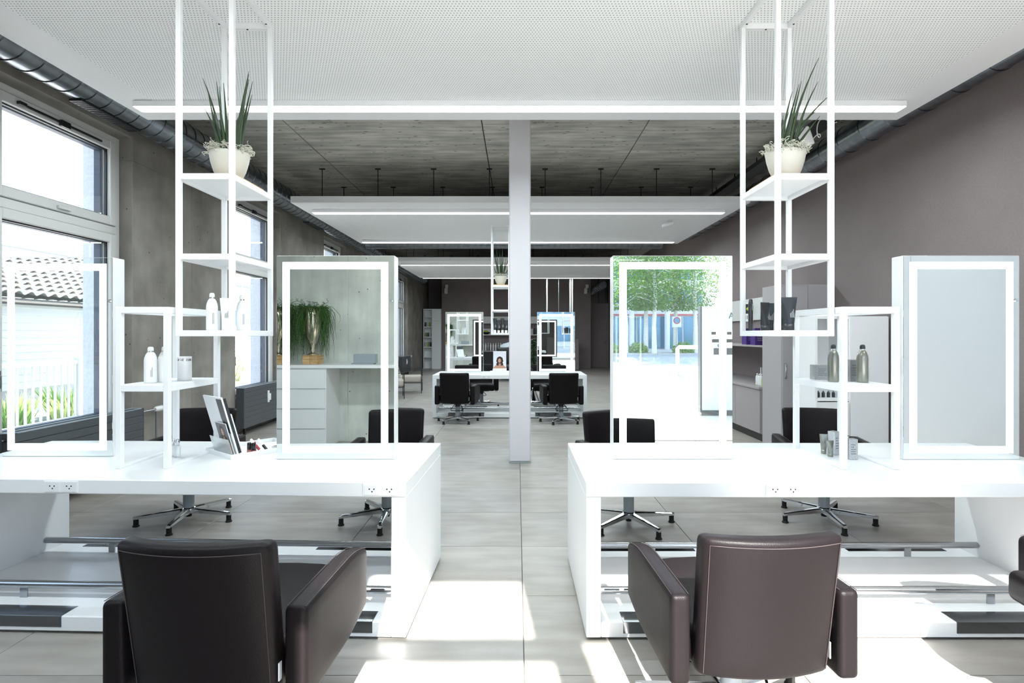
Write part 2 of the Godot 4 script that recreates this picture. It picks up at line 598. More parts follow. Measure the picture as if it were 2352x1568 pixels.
func facade() -> void:
	var w := struct("wall_facade")
	var t := 0.28
	part(w, "concrete_panel", B(XL - 0.45, -2.3, -0.05, HC, ZF, ZF + t, 0.006), M.concrete_pale)
	part(w, "concrete_panel", B(-2.3, -0.367, -0.05, HC, ZF, ZF + t, 0.006), M.concrete_pale)
	part(w, "lintel", B(-0.367, XR + 0.3, 3.60, HC, ZF, ZF + t, 0.004), M.concrete_pale)
	part(w, "pier", B(3.75, XR + 0.3, -0.05, 3.60, ZF, ZF + t, 0.004), M.mauve)
	# glazing set at the outer side of the wall: a door leaf with fanlight, and one tall shop pane
	var s := struct("window_%d" % (WIN.size() + 1))
	var f := Shape.new()
	var z0 := ZF + 0.20
	var z1 := ZF + 0.26
	f.bx(0.56, 0.72, 0.012, 2.955, z0, z1); f.bx(0.50, 0.86, 3.07, 3.54, z0, z1)
	f.bx(-0.367, 0.72, 2.955, 3.07, z0, z1); f.bx(-0.367, 3.75, 3.54, 3.60, z0, z1)
	f.bx(3.69, 3.75, 0.012, 3.54, z0, z1)
	part(s, "frame", f.done(), M.window_white)
	part(s, "threshold", B(-0.367, 3.75, -0.05, 0.012, ZF, ZF + t, 0.002), M.paving)
	var zg := ZF + 0.23
	part(s, "pane", B(0.72, 3.69, 0.012, 3.54, zg, zg + 0.006, 0.0), M.glass)
	part(s, "pane", B(-0.367, 0.56, 0.012, 2.955, zg, zg + 0.006, 0.0), M.glass)
	part(s, "pane", B(-0.367, 0.50, 3.07, 3.54, zg, zg + 0.006, 0.0), M.glass)

func back_wall() -> void:
	var w := struct("wall_back")
	part(w, "plaster", B(XL - 0.45, XR + 0.3, -0.05, HC, ZB - 0.2, ZB, 0.0), M.mauve)
	var p := struct("wall_partition")
	part(p, "plaster", B(-3.18, 3.1, -0.05, HC, -23.9, -23.5, 0.0), M.mauve)
	# lobby wall with a flush door, glazed above
	var q := struct("wall_lobby")
	part(q, "plaster", B(3.1, XR, -0.05, 2.78, -24.3, -24.1, 0.004), M.mauve)
	var d := struct("door_1")
	part(d, "leaf", B(3.18, 3.86, 0.01, 2.05, -24.1, -24.075, 0.004), M.mauve)
	var hd := Shape.new()
	hd.bx(3.78, 3.80, 1.0, 1.14, -24.075, -24.05, 0.002)
	part(d, "handle", hd.done(), M.steel)
	var cw := struct("window_%d" % (WIN.size() + 2))
	var cf := Shape.new()
	for x in [3.1, 3.5, 3.9]: cf.bx(x, x + 0.05, 2.78, HC, -24.22, -24.15, 0.002)
	part(cw, "frame", cf.done(), M.dark_metal)
	part(cw, "pane", B(3.15, 3.9, 2.78, HC, -24.19, -24.185, 0.0), M.glass)

func column() -> void:
	var c := thing("support_column", "square white column standing in the aisle between the desks", "column", Vector3(0.03, 0, -6.4))
	part(c, "shaft", B(-0.122, 0.122, 0.01, HC, -0.122, 0.122, 0.012), M.column)
	part(c, "base_plate", B(-0.125, 0.125, 0, 0.01, -0.125, 0.125, 0.002), M.grey_paint)

# ---------------------------------------------------------------- suspended panels, lamps, ducts
func ceiling_panel(label: String, za: float, zb: float, rods: bool) -> void:      # za nearer than zb, as depths
	var x0 := -3.29
	var x1 := 3.38
	var p := thing("acoustic_panel", label, "ceiling panel", Vector3(0, HP, -(za + zb) / 2), 0.0, "suspended acoustic panels")
	var d := (zb - za) / 2
	part(p, "board", B(x0, x1, 0.004, 0.10, -d, d, 0.004), M.white_matt)
	part(p, "perforated_sheet", B(x0 + 0.32, x1 - 0.32, 0.0, 0.004, -d + 0.36, d - 0.36, 0.0), M.perforated)
	if rods:
		for z in [d - 0.35, d - 1.4, -d + 1.1, -d + 0.35]:
			for k in 8:
				var x := lerpf(-2.95, 2.95, k / 7.0)
				var s := Shape.new()
				s.tube([Vector3(0, 0.10, 0), Vector3(0, HC - HP, 0)], 0.006, 6)
				s.bx(-0.04, 0.04, HC - HP - 0.012, HC - HP, -0.02, 0.02, 0.0)
				part(p, "hanger_rod", s.done(), M.dark_metal, Vector3(x, 0, z))

func linear_lamp(label: String, z: float, energy: float) -> void:
	var l := thing("linear_light", label, "ceiling light", Vector3(0.02, HP, -z), 0.0, "linear LED ceiling lights")
	part(l, "housing", B(-3.15, 3.15, -0.046, 0, -0.06, 0.06, 0.002), M.white_matt)
	part(l, "light_diffuser", B(-3.145, 3.145, -0.052, -0.046, -0.057, 0.057, 0.0), M.led)
	strip_light(l, 6.28, 0.11, Vector3(0, -0.054, 0), energy)

func spiral_duct(called: String, label: String, a: Vector3, b: Vector3, r: float, step: float) -> Node3D:
	var d := thing(called, label, "air duct", a)
	var v := b - a
	part(d, "pipe", Shape.new().tube([Vector3.ZERO, v], r, 28).done(), M.galv)
	var ring := Shape.new().tube([Vector3.ZERO, v.normalized() * 0.012], r + 0.006, 28).done()
	var n := int(v.length() / step)
	for k in n:
		part(d, "seam_ring", ring, M.galv, v.normalized() * step * (k + 0.5))
	return d

func ducts() -> void:
	var l := spiral_duct("spiral_duct", "long galvanised spiral duct running under the ceiling above the windows", Vector3(-3.62, 3.56, 0.9), Vector3(-3.62, 3.56, -21.5), 0.17, 0.17)
	# slotted outlet grille set into the underside
	for zc in [4.96, 10.0]:
		var g := part(l, "outlet_grille", B(-0.055, 0.055, -0.185, -0.165, -0.36, 0.36, 0.004), M.dark_metal, Vector3(-0.03, 0.0, -0.9 - zc))
		for k in 18:
			part(g, "slot", B(-0.042, 0.042, -0.188, -0.184, -0.011, 0.011, 0.0), M.black, Vector3(0, 0, -0.323 + k * 0.038))
	spiral_duct("spiral_duct", "galvanised spiral duct running along the plain mauve wall", Vector3(3.66, 3.60, 0.9), Vector3(3.66, 3.60, -11.8), 0.15, 0.38)
	spiral_duct("spiral_duct", "galvanised cross duct spanning the room between two ceiling panels", Vector3(-3.45, 3.56, -12.75), Vector3(3.3, 3.56, -12.75), 0.16, 0.22)
	spiral_duct("spiral_duct", "short bright duct end high above the lobby door", Vector3(3.25, 3.3, -21.0), Vector3(3.25, 3.3, -24.6), 0.13, 0.4)
	# perforated cable tray beside the right duct
	var t := thing("cable_tray", "black perforated cable tray under the ceiling by the mauve wall", "cable tray", Vector3(3.30, 3.70, -8.2))
	var s := Shape.new()
	s.bx(-0.1, 0.1, 0, 0.006, -3.2, 3.2, 0.0); s.bx(-0.1, -0.094, 0.006, 0.06, -3.2, 3.2, 0.0); s.bx(0.094, 0.1, 0.006, 0.06, -3.2, 3.2, 0.0)
	part(t, "tray", s.done(), M.dark_metal)
	for k in 8:
		part(t, "bracket", B(-0.006, 0.006, 0.006, HC - 3.70, -0.006, 0.006, 0.0), M.dark_metal, Vector3(0.094, 0, -2.9 + k * 0.8))
	# wireless box with its plug and cable, hung from the duct
	var wpos := V(1850, 315, 5.55)
	var wf := thing("wireless_box", "white flat wireless box with a looped cable behind the hanging plant shelf", "router", wpos)
	part(wf, "case", Shape.new().pillow(Vector3.ZERO, Vector3(0.12, 0.19, 0.03), 0.014, 8).done(), M.frame_white, Vector3.ZERO, Vector3(0.2, -0.3, 0.35))
	var pts := []
	for k in 25:
		var a := k / 24.0
		pts.append(Vector3(0.04 + 0.22 * a + 0.055 * sin(a * TAU * 1.2), -0.06 + 0.26 * a + 0.05 * sin(a * 11.0), 0.0))
	part(wf, "cable", Shape.new().tube(pts, 0.005, 6).done(), M.frame_white)
	var pl := Shape.new()
	pl.pillow(Vector3(0.26, 0.2, 0), Vector3(0.1, 0.06, 0.05), 0.012, 7)
	pl.bx(0.24, 0.28, 0.22, HC - wpos.y, -0.008, 0.008, 0.0)
	part(wf, "plug", pl.done(), M.frame_white)

func panels_and_lamps() -> void:
	ceiling_panel("white perforated acoustic panel hanging above the plant shelves, in front of the column", 1.25, 4.96, false)
	ceiling_panel("white perforated acoustic panel hanging on rods just behind the column", 8.08, 11.75, true)
	ceiling_panel("white acoustic panel hanging beyond the cross duct near the back wall", 14.5, 18.9, true)
	linear_lamp("linear light on the edge of the panel above the plant shelves, overlooking the column", 4.59, 11.0)
	linear_lamp("linear light on the first panel, on the street window side", 1.62, 11.0)
	linear_lamp("linear light on the rod-hung panel behind the column, on its aisle edge", 8.55, 11.0)
	linear_lamp("linear light on the rod-hung panel, on the edge next to the cross duct", 11.28, 11.0)
	linear_lamp("linear light on the last panel, on the edge next to the cross duct", 15.0, 11.0)
	linear_lamp("linear light on the last panel, on the edge facing the back wall", 18.5, 11.0)
	# small swivel spot under the second panel
	var sp := thing("spot_light", "small white swivel spot under the rod-hung ceiling panel", "spotlight", Vector3(2.52, HP, -9.35))
	part(sp, "stem", Shape.new().tube([Vector3(0, 0, 0), Vector3(0, -0.05, 0)], 0.012, 8).done(), M.frame_white)
	part(sp, "head", Shape.new().tube([Vector3(-0.09, -0.085, 0), Vector3(0.09, -0.035, 0)], 0.028, 14).done(), M.frame_white)
	# loudspeakers on the back wall
	for k in 2:
		var o := thing("loudspeaker", ["small white loudspeaker high on the back wall beside the bookcase", "small white loudspeaker high on the back wall beside the lobby door"][k], "speaker", V([1024, 1346][k], 668, 23.4), [0.3, -0.3][k])
		part(o, "cabinet", Shape.new().pillow(Vector3.ZERO, Vector3(0.15, 0.25, 0.15), 0.03, 8).done(), M.window_white)
		part(o, "bracket", B(-0.02, 0.10, 0.12, 0.27, -0.06, -0.02, 0.003), M.frame_white)

# ---------------------------------------------------------------- desks and mirrors
const HD := 0.747

func socket_plate(parent: Node, at: Vector3) -> void:
	var p := part(parent, "socket_plate", B(-0.085, 0.085, -0.028, 0.028, 0, 0.004, 0.001), M.frame_white, at)
	for k in 2:
		var x := -0.042 + 0.084 * k
		part(p, "socket_face", B(-0.036, 0.036, -0.024, 0.024, 0.004, 0.0055, 0.001), M.white, Vector3(x, 0, 0))
		var s := Shape.new()
		for h in [Vector2(-0.011, 0.004), Vector2(0.011, 0.004), Vector2(0.002, -0.008)]:
			s.tube([Vector3(h.x, h.y, 0.0054), Vector3(h.x, h.y, 0.0062)], 0.0035, 8)
		part(p, "socket_hole", s.done(), M.black, Vector3(x, 0, 0))

# width along x, origin at the centre of the desk on the floor
func desk(label: String, at: Vector3, w: float, turn: float, plates: Array, sockets: Array) -> Node3D:
	var d := thing("styling_desk", label, "desk", at, turn, "white two-sided styling desks")
	var h := w / 2
	var dz := 0.482
	part(d, "desk_top", B(-h, h, HD - 0.07, HD, -dz, dz, 0.004), M.white)
	for s in [-1, 1]:
		part(d, "end_panel", B(s * h - (0.07 if s > 0 else 0.0), s * h + (0.07 if s < 0 else 0.0), 0.012, HD - 0.07, -dz, dz, 0.003), M.white)
	part(d, "base", B(-h + 0.07, h - 0.07, 0.012, 0.085, -dz, dz, 0.004), M.white)
	part(d, "plinth", B(-h + 0.1, h - 0.1, 0.0, 0.012, -dz + 0.08, dz - 0.08, 0.0), M.black)
	for z in [-1, 1]:
		var r := Shape.new()
		r.tube([Vector3(-h + 0.075, 0.155, z * 0.30), Vector3(h - 0.075, 0.155, z * 0.30)], 0.019, 18)
		var rail := part(d, "foot_rail", r.done(), M.steel)
		for k in 3:
			part(rail, "rail_bracket", B(-0.02, 0.02, 0.085, 0.14, -0.004, 0.004, 0.001), M.steel, Vector3(lerpf(-h + 0.5, h - 0.5, k / 2.0), 0, z * 0.30))
		for x in plates:
			part(d, "steel_plate", B(-0.31, 0.31, 0.032, 0.087, dz - 0.10, dz + 0.002, 0.001), M.plate, Vector3(x, 0, 0) if z > 0 else Vector3(x, 0, 0), Vector3(0, 0.0 if z > 0 else PI, 0))
	for x in sockets:
		socket_plate(d, Vector3(x, HD - 0.035, dz))
	return d

# origin at the bottom centre of the front face; width w, height h
func mirror(label: String, at: Vector3, w: float, h: float, lit: bool, turn := 0.0) -> Node3D:
	var m := thing("lit_mirror", label, "mirror", at, turn, "double-sided lit styling mirrors")
	var t := 0.10
	part(m, "cabinet", B(-w / 2, w / 2, 0.0, h, -t + 0.004, -0.004, 0.002), M.white)
	for s in 2:
		var z := 0.0 if s == 0 else -t
		var o := 1.0 if s == 0 else -1.0
		var face := part(m, "mirror_glass", B(-w / 2 + 0.002, w / 2 - 0.002, 0.002, h - 0.002, minf(z, z - o * 0.004), maxf(z, z - o * 0.004), 0.0008), M.mirror)
		var i := 0.036
		var b := 0.040
		var f := Shape.new()
		var z0 := minf(z + o * 0.0005, z + o * 0.0015)
		var z1 := maxf(z + o * 0.0005, z + o * 0.0015)
		f.bx(-w / 2 + i, -w / 2 + i + b, i, h - i, z0, z1, 0.0); f.bx(w / 2 - i - b, w / 2 - i, i, h - i, z0, z1, 0.0)
		f.bx(-w / 2 + i + b, w / 2 - i - b, i, i + b, z0, z1, 0.0); f.bx(-w / 2 + i + b, w / 2 - i - b, h - i - b, h - i, z0, z1, 0.0)
		part(face, "light_band", f.done(), M.band)
		if s == 0 and lit:
			for x in [-w / 2 + i + b / 2, w / 2 - i - b / 2]:
				var l := AreaLight3D.new()
				l.name = "lamp"
				l.area_size = Vector2(b, h - 2 * i)
				l.area_normalize_energy = true
				l.light_energy = 0.045
				l.light_color = Color(0.95, 0.98, 1.0)
				l.area_range = 20.0
				l.area_attenuation = 2.0
				l.shadow_enabled = true
				m.add_child(l, true)
				l.position = Vector3(x, h / 2, 0.003)
				l.rotation = Vector3(0, PI, 0)
	var k := Shape.new()
	k.tube([Vector3(w / 2 - 0.02, h - 0.25, 0.0), Vector3(w / 2 - 0.02, h - 0.25, 0.006)], 0.009, 14)
	part(m, "switch_button", k.done(), M.chrome)
	return m

func desks() -> void:
	# left desk, very slightly turned
	desk("white styling desk between the windows and the aisle, holding the brochure tray", Vector3(-1.78, 0, -3.165), 2.54, deg_to_rad(-2.0), [-0.72, 0.80], [-0.41, 1.15])
	desk("white styling desk on the mauve wall side, with silver bottles in its shelf frame", Vector3(1.612, 0, -3.122), 2.57, 0.0, [-0.80, 0.78], [-0.35])
	desk("white styling desk standing alone behind the column", Vector3(-0.13, 0, -10.08), 2.66, 0.0, [-0.75, 0.75], [-0.4, 1.0])
	var h := 1.143
	mirror("lit mirror standing next to the window, reflecting a tiled roof", V(131, 1040, 3.20) * Vector3(1, 0, 1) + Vector3(0, HD, 0), 0.64, h, true)
	mirror("lit mirror reflecting a concrete wall with a trailing plant in a silver vase", Vector3(-1.02, HD, -3.126), 0.664, h, true)
	mirror("lit mirror reflecting green birch trees and a bright street", Vector3(0.873, HD, -3.126), 0.672, h, true)
	mirror("lit mirror nearest the mauve wall, reflecting only plain pale grey", Vector3(2.487, HD, -3.12), 0.652, h, true)
	var z := -10.05
	mirror("lit mirror on the desk behind the column, on the window side", Vector3(-0.955, HD, z), 0.68, 1.10, false)
	mirror("lit mirror on the desk behind the column, on the mauve wall side", Vector3(0.70, HD, z), 0.68, 1.10, false)

# ---------------------------------------------------------------- shelf frames
func hanging_shelf(label: String, cx: float, zc: float, w: float, dep: float) -> Node3D:
	var s := thing("hanging_shelf", label, "shelf", Vector3(cx, 0, -zc), 0.0, "white frame shelves hung from the ceiling panels")
	var t := 0.026
	var rh := 0.016
	var y0 := 1.438
	for sx in [-1, 1]:
		for sz in [-1, 1]:
			part(s, "post", B(-t / 2, t / 2, y0, HP, -t / 2, t / 2, 0.002), M.frame_white, Vector3(sx * w / 2, 0, sz * dep / 2))
	for y in [y0 + rh, 1.86, 2.285, HP - rh]:
		for sz in [-1, 1]:
			part(s, "rail", B(-w / 2 + t / 2, w / 2 - t / 2, y - rh, y + rh, -t / 2, t / 2, 0.002), M.frame_white, Vector3(0, 0, sz * dep / 2))
		for sx in [-1, 1]:
			part(s, "rail", B(-t / 2, t / 2, y - rh, y + rh, -dep / 2 + t / 2, dep / 2 - t / 2, 0.002), M.frame_white, Vector3(sx * w / 2, 0, 0))
		if y < 3.0:
			part(s, "shelf_board", B(-w / 2 + t / 2, w / 2 - t / 2, y + rh - 0.012, y + rh - 0.001, -dep / 2 + t / 2, dep / 2 - t / 2, 0.001), M.frame_white)
	for p in [Vector3(-w / 2, HP - rh * 2, -dep / 2 + 0.06), Vector3(w / 2, HP - rh * 2, -dep / 2 + 0.06), Vector3(0, HP - rh * 2, -dep / 2)]:
		part(s, "screw", Shape.new().tube([p, p - Vector3(0, 0.002, 0)], 0.006, 8).done(), M.black)
	return s

func desk_shelf(label: String, cx: float, z0: float, z1: float, w: float, turn := 0.0) -> Node3D:
	var s := thing("desk_shelf", label, "shelf", Vector3(cx, HD, -(z0 + z1) / 2), turn, "white frame shelves standing on desks")
	var t := 0.029
	var rh := 0.017
	var dep := z1 - z0
	var top := 0.845
	for sx in [-1, 1]:
		for sz in [-1, 1]:
			part(s, "post", B(-t / 2, t / 2, 0, top, -t / 2, t / 2, 0.002), M.frame_white, Vector3(sx * w / 2, 0, sz * dep / 2))
		part(s, "rail", B(-t / 2, t / 2, 0, 0.012, -dep / 2 + t / 2, dep / 2 - t / 2, 0.001), M.frame_white, Vector3(sx * w / 2, 0, 0))
	for y in [0.42, top - rh]:
		for sz in [-1, 1]:
			part(s, "rail", B(-w / 2 + t / 2, w / 2 - t / 2, y - rh, y + rh, -t / 2, t / 2, 0.002), M.frame_white, Vector3(0, 0, sz * dep / 2))
		for sx in [-1, 1]:
			part(s, "rail", B(-t / 2, t / 2, y - rh, y + rh, -dep / 2 + t / 2, dep / 2 - t / 2, 0.002), M.frame_white, Vector3(sx * w / 2, 0, 0))
	part(s, "shelf_board", B(-w / 2 + t / 2, w / 2 - t / 2, 0.42 + rh - 0.012, 0.42 + rh - 0.001, -dep / 2 + t / 2, dep / 2 - t / 2, 0.001), M.frame_white)
	return s

func plant(label: String, at: Vector3, sd: int, lean: float) -> void:
	var r := RandomNumberGenerator.new()
	r.seed = sd
	var p := thing("potted_plant", label, "potted plant", at, 0.0, "spiky plants in oval bowls")
	var prof := [[0.0, 0.0], [0.055, 0.0], [0.066, 0.012], [0.088, 0.06], [0.103, 0.11], [0.110, 0.15], [0.112, 0.165], [0.107, 0.165], [0.103, 0.14], [0.0, 0.13]]
	part(p, "pot", Shape.new().lathe(prof, 36, Vector3.ZERO, false, 1.0, 0.8).done(), M.pot)
	for k in 16:
		var a := r.randf() * TAU
		var base := Vector3(cos(a) * 0.05, 0.13, sin(a) * 0.035)
		var hgt := r.randf_range(0.22, 0.46) if k > 3 else r.randf_range(0.44, 0.57)
		var out := Vector3(cos(a) * 0.8 + lean, 0, sin(a) * 0.5) * (r.randf_range(0.03, 0.14) if k % 3 else r.randf_range(0.12, 0.26))
		var pts := []
		var rad := []
		for i in 9:
			var t := i / 8.0
			pts.append(base + Vector3(0, hgt * t, 0) + out * pow(t, 1.7 if k % 2 else 1.15))
			rad.append(lerpf(0.0125, 0.0012, pow(t, 1.1)))
		part(p, "leaf", Shape.new().tube(pts, rad, 7).done(), M.leaf)
	var ms := Shape.new()
	for k in 380:
		var a := r.randf() * TAU
		var q := sqrt(r.randf()) * 0.120
		var c := Vector3(cos(a) * q, 0.152 + r.randf() * 0.04, sin(a) * q * 0.8)
		var pts := []
		var ph := r.randf() * TAU
		var d := Vector3(cos(ph), r.randf_range(-0.3, 0.7), sin(ph)) * 0.02
		for i in 6:
			var t := i / 5.0
			pts.append(c + d * t * 1.6 + Vector3(sin(t * 5 + ph), cos(t * 4 + ph * 2) * 0.8 + 0.2, cos(t * 5 + ph)) * 0.011)
		ms.tube(pts, 0.0018, 4, false)
	var mo := part(p, "moss", ms.done(), M.moss)
	mo.set_meta("kind", "stuff")

func bottle_mesh(hgt: float, r: float) -> Array:     # body, collar, cap
	var b := Shape.new().lathe([[0, 0], [r * 0.92, 0], [r, 0.006], [r, hgt * 0.62], [r * 0.93, hgt * 0.70], [r * 0.72, hgt * 0.79], [r * 0.48, hgt * 0.845], [r * 0.42, hgt * 0.85], [0, hgt * 0.85]], 24).done()
	var c := Shape.new().lathe([[r * 0.43, hgt * 0.845], [r * 0.43, hgt * 0.885], [0, hgt * 0.885]], 20, Vector3.ZERO, true).done()
	var k := Shape.new().lathe([[r * 0.46, hgt * 0.885], [r * 0.46, hgt * 0.955], [r * 0.36, hgt * 0.99], [r * 0.2, hgt], [0, hgt]], 20).done()
	return [b, c, k]

func print_lines(rows: int, w: float, step: float) -> ArrayMesh:     # small print: thin raised lines, x right, y down from 0
	var r := RandomNumberGenerator.new()
	r.seed = rows * 31 + int(w * 1000)
	var s := Shape.new()
	for k in rows:
		s.bx(-w / 2, w / 2 * r.randf_range(0.2, 1.0), -k * step - step * 0.4, -k * step, 0, 0.0006, 0.0)
	return s.done()

func bottle(label: String, at: Vector3, hgt: float, r: float, m: Material, cap: Material, group: String, ink: Material) -> void:
	var o := thing("shampoo_bottle", label, "bottle", at, 0.0, group)
	var q := bottle_mesh(hgt, r)
	part(o, "body", q[0], m)
	part(o, "collar", q[1], M.chrome)
	part(o, "cap", q[2], cap)
	var p := part(o, "print", print_lines(2, hgt * 0.30, 0.006), ink, Vector3(r * 0.55, hgt * 0.32, r * 0.86), Vector3(0, 0.55, PI / 2))
	p.set_meta("label", "small vertical print")

func squeeze_tube(label: String, at: Vector3, hgt: float, r: float, m: Material, cap: Material, turn: float, group: String, ink: Material) -> void:
	var o := thing("cream_tube", label, "tube", at, turn, group)
	var s := Shape.new()
	s.smooth(0)
	var n := 20
	var rows := 9
	var rings := []
	for i in rows:
		var t := i / float(rows - 1)
		var ring := []
		for k in n:
			var a := TAU * k / n
			ring.append(Vector3(cos(a) * lerpf(r * 0.92, r * 1.45, t), hgt * 0.2 + hgt * 0.8 * t, -sin(a) * lerpf(r * 0.92, 0.002, pow(t, 1.3))))
		rings.append(ring)
	for i in rows - 1:
		for k in n:
			s.quad(rings[i][k], rings[i][(k + 1) % n], rings[i + 1][(k + 1) % n], rings[i + 1][k])
	part(o, "body", s.done(), m)
	part(o, "cap", Shape.new().lathe([[0, 0], [r * 0.86, 0], [r * 0.92, 0.004], [r * 0.92, hgt * 0.2], [0, hgt * 0.2]], n).done(), cap)
	part(o, "print", print_lines(4, hgt * 0.34, 0.006), ink, Vector3(0.0, hgt * 0.55, r * 0.58), Vector3(-0.28, 0, PI / 2))

func pack(label: String, at: Vector3, s: Vector3, m: Material, turn: float, group: String) -> void:
	var o := thing("product_box", label, "box", at, turn, group)
	part(o, "carton", Shape.new().box(Vector3(0, s.y / 2, 0), s, 0.0015).done(), m)
	part(o, "print", print_lines(5, s.x * 0.6, s.y * 0.11), M.text_grey, Vector3(0, s.y * 0.75, s.z / 2))

func shelves() -> void:
	var zc := 3.19
	var dep := 0.458
	var lx := (472.0 - VX) / F * 2.96     # near centre of the left shelf
	var rx := (1847.5 - VX) / F * 2.96
	hanging_shelf("white hanging frame shelf in front of the concrete wall, with white bottles at the bottom", lx, zc, 0.282, dep)
	hanging_shelf("white hanging frame shelf in front of the mauve wall, with black tubes at the bottom", rx, zc, 0.282, dep)
	var fx := -0.295
	hanging_shelf("white hanging frame shelf partly behind the column", fx, 9.95, 0.30, 0.46)
	# wooden boards and plants on the top shelves
	for k in 3:
		var x: float = [lx, rx, fx][k]
		var z: float = [zc, zc, 9.95][k]
		solo("wooden_board", B(-0.13, 0.13, 0, 0.018, -0.17, 0.17, 0.002), M.wood, ["thin pale wooden board under the plant bowl by the concrete wall", "thin pale wooden board under the plant bowl by the mauve wall", "thin wooden board under the plant bowl beside the column"][k], "board", Vector3(x, 2.301, -z), 0.0, "boards under plant bowls")
		plant(["spiky snake plant in a cream bowl hung in front of the concrete wall", "tall spiky snake plant in a cream bowl hung in front of the mauve wall", "spiky plant in a cream bowl on the shelf beside the column"][k], Vector3(x + [0.01, 0.0, 0.0][k], 2.319, -z + [0.0, 0.02, 0.0][k]), [11, 24, 37][k], [0.0, 1.0, 0.0][k])
	var yb := 1.470
	# white products, left hanging shelf
	bottle("white bottle at the bottom of the hanging shelf, in front of concrete", V(487, 770, 3.05) * Vector3(1, 0, 1) + Vector3(0, yb, 0), 0.205, 0.029, M.bottle_white, M.bottle_white, "white hair products", M.text_grey)
	squeeze_tube("white tube between two bottles at the bottom of the hanging shelf", V(519, 770, 3.06) * Vector3(1, 0, 1) + Vector3(0, yb, 0), 0.178, 0.022, M.bottle_white, M.bottle_white, 0.2, "white hair products", M.text_grey)
	bottle("white bottle at the bottom of the hanging shelf, in front of the window", V(556, 770, 3.22) * Vector3(1, 0, 1) + Vector3(0, yb, 0), 0.205, 0.029, M.bottle_white, M.bottle_white, "white hair products", M.text_grey)
	# black tubes, right hanging shelf
	var bx := [[1724, 3.30, 0.20, 0.014], [1757, 3.26, 0.165, 0.028], [1769, 3.34, 0.165, 0.020], [1798, 3.32, 0.155, 0.020], [1812, 3.10, 0.185, 0.030]]
	var bl := ["slim black stick standing at the bottom of the hanging shelf", "black tube with twisted top at the bottom of the hanging shelf", "black tube behind the twisted one on the hanging shelf", "short black tube behind the tallest one on the hanging shelf", "tallest black tube with vertical print on the hanging shelf"]
	for k in 5:
		var at: Vector3 = V(bx[k][0], 770, bx[k][1]) * Vector3(1, 0, 1) + Vector3(0, yb, 0)
		if k == 0:
			var o := thing("hair_brush_stick", bl[k], "applicator", at)
			part(o, "body", Shape.new().lathe([[0, 0], [0.013, 0], [0.013, 0.16], [0.010, 0.185], [0, 0.19]], 14).done(), M.tube_dark)
			part(o, "print", print_lines(2, 0.04, 0.006), M.text_light, Vector3(0.004, 0.14, 0.013), Vector3(0, 0, PI / 2))
		else:
			squeeze_tube(bl[k], at, bx[k][2], bx[k][3], M.tube_dark, M.tube_dark, [0, 0.5, -0.3, 0.2, -0.15][k], "black hair product tubes", M.text_light)
	# far shelf products
	for k in 4:
		squeeze_tube("dark tube with white cap upside down on the shelf by the column", Vector3(fx - 0.10 + 0.066 * k, yb, -9.9 + 0.03 * (k % 2)), 0.26 - 0.03 * (k % 2), 0.024, M.tube_dark, M.bottle_white, 0.0, "tubes on the shelf by the column", M.text_light)
	# desk shelf frames
	desk_shelf("white frame shelf on the window-side desk, holding white bottles", -1.957, 2.92, 3.40, 0.25)
	desk_shelf("white frame shelf on the mauve-side desk, holding silver bottles", 1.8325, 2.90, 3.39, 0.271)
	var ys := HD + 0.437
	bottle("white bottle standing free on the desk shelf by the window", V(346, 870, 3.05) * Vector3(1, 0, 1) + Vector3(0, ys, 0), 0.197, 0.0315, M.bottle_white, M.bottle_white, "white hair products", M.text_grey)
	bottle("white bottle half hidden by the desk shelf post", V(378, 870, 3.10) * Vector3(1, 0, 1) + Vector3(0, ys, 0), 0.197, 0.0315, M.bottle_white, M.bottle_white, "white hair products", M.text_grey)
	var jar := thing("cream_jar", "white round jar with a chrome ring on the desk shelf", "jar", V(424, 865, 3.22) * Vector3(1, 0, 1) + Vector3(0, ys, 0), 0.0, "white hair products")
	part(jar, "body", Shape.new().lathe([[0, 0], [0.036, 0], [0.037, 0.004], [0.037, 0.112], [0, 0.112]], 26, Vector3.ZERO, true).done(), M.bottle_white)
	part(jar, "ring", Shape.new().lathe([[0.0375, 0.112], [0.0375, 0.124]], 26).done(), M.chrome)
	part(jar, "lid", Shape.new().lathe([[0, 0.124], [0.037, 0.124], [0.037, 0.134], [0.034, 0.137], [0, 0.137]], 26).done(), M.bottle_white)
	# silver products on the right desk shelf
	pack("wide silver carton on the desk shelf behind the silver bottles", V(1884, 876, 3.30) * Vector3(1, 0, 1) + Vector3(0, ys, 0), Vector3(0.10, 0.085, 0.05), M.silver_pack, 0.1, "silver hair products")
	bottle("silver bottle beside the wide carton on the desk shelf", V(1914, 885, 3.12) * Vector3(1, 0, 1) + Vector3(0, ys, 0), 0.208, 0.0285, M.bottle_silver, M.tube_dark, "silver hair products", M.text_light)
	pack("tall pale carton between two silver bottles on the desk shelf", V(1957, 882, 3.16) * Vector3(1, 0, 1) + Vector3(0, ys, 0), Vector3(0.048, 0.122, 0.045), M.silver_pack, 0.0, "silver hair products")
	bottle("silver bottle standing free beside the tall carton on the desk shelf", V(1981, 885, 3.08) * Vector3(1, 0, 1) + Vector3(0, ys, 0), 0.208, 0.0295, M.bottle_silver, M.tube_dark, "silver hair products", M.text_light)
	# silver products on the right desk top
	squeeze_tube("larger silver tube standing on the desk top inside the frame shelf", V(1892, 1040, 3.28) * Vector3(1, 0, 1) + Vector3(0, HD, 0), 0.115, 0.016, M.bottle_silver, M.bottle_silver, -0.3, "silver hair products", M.text_light)
	squeeze_tube("smaller silver tube standing on the desk top inside the frame shelf", V(1907, 1045, 3.20) * Vector3(1, 0, 1) + Vector3(0, HD, 0), 0.092, 0.016, M.bottle_silver, M.bottle_silver, 0.1, "silver hair products", M.text_light)
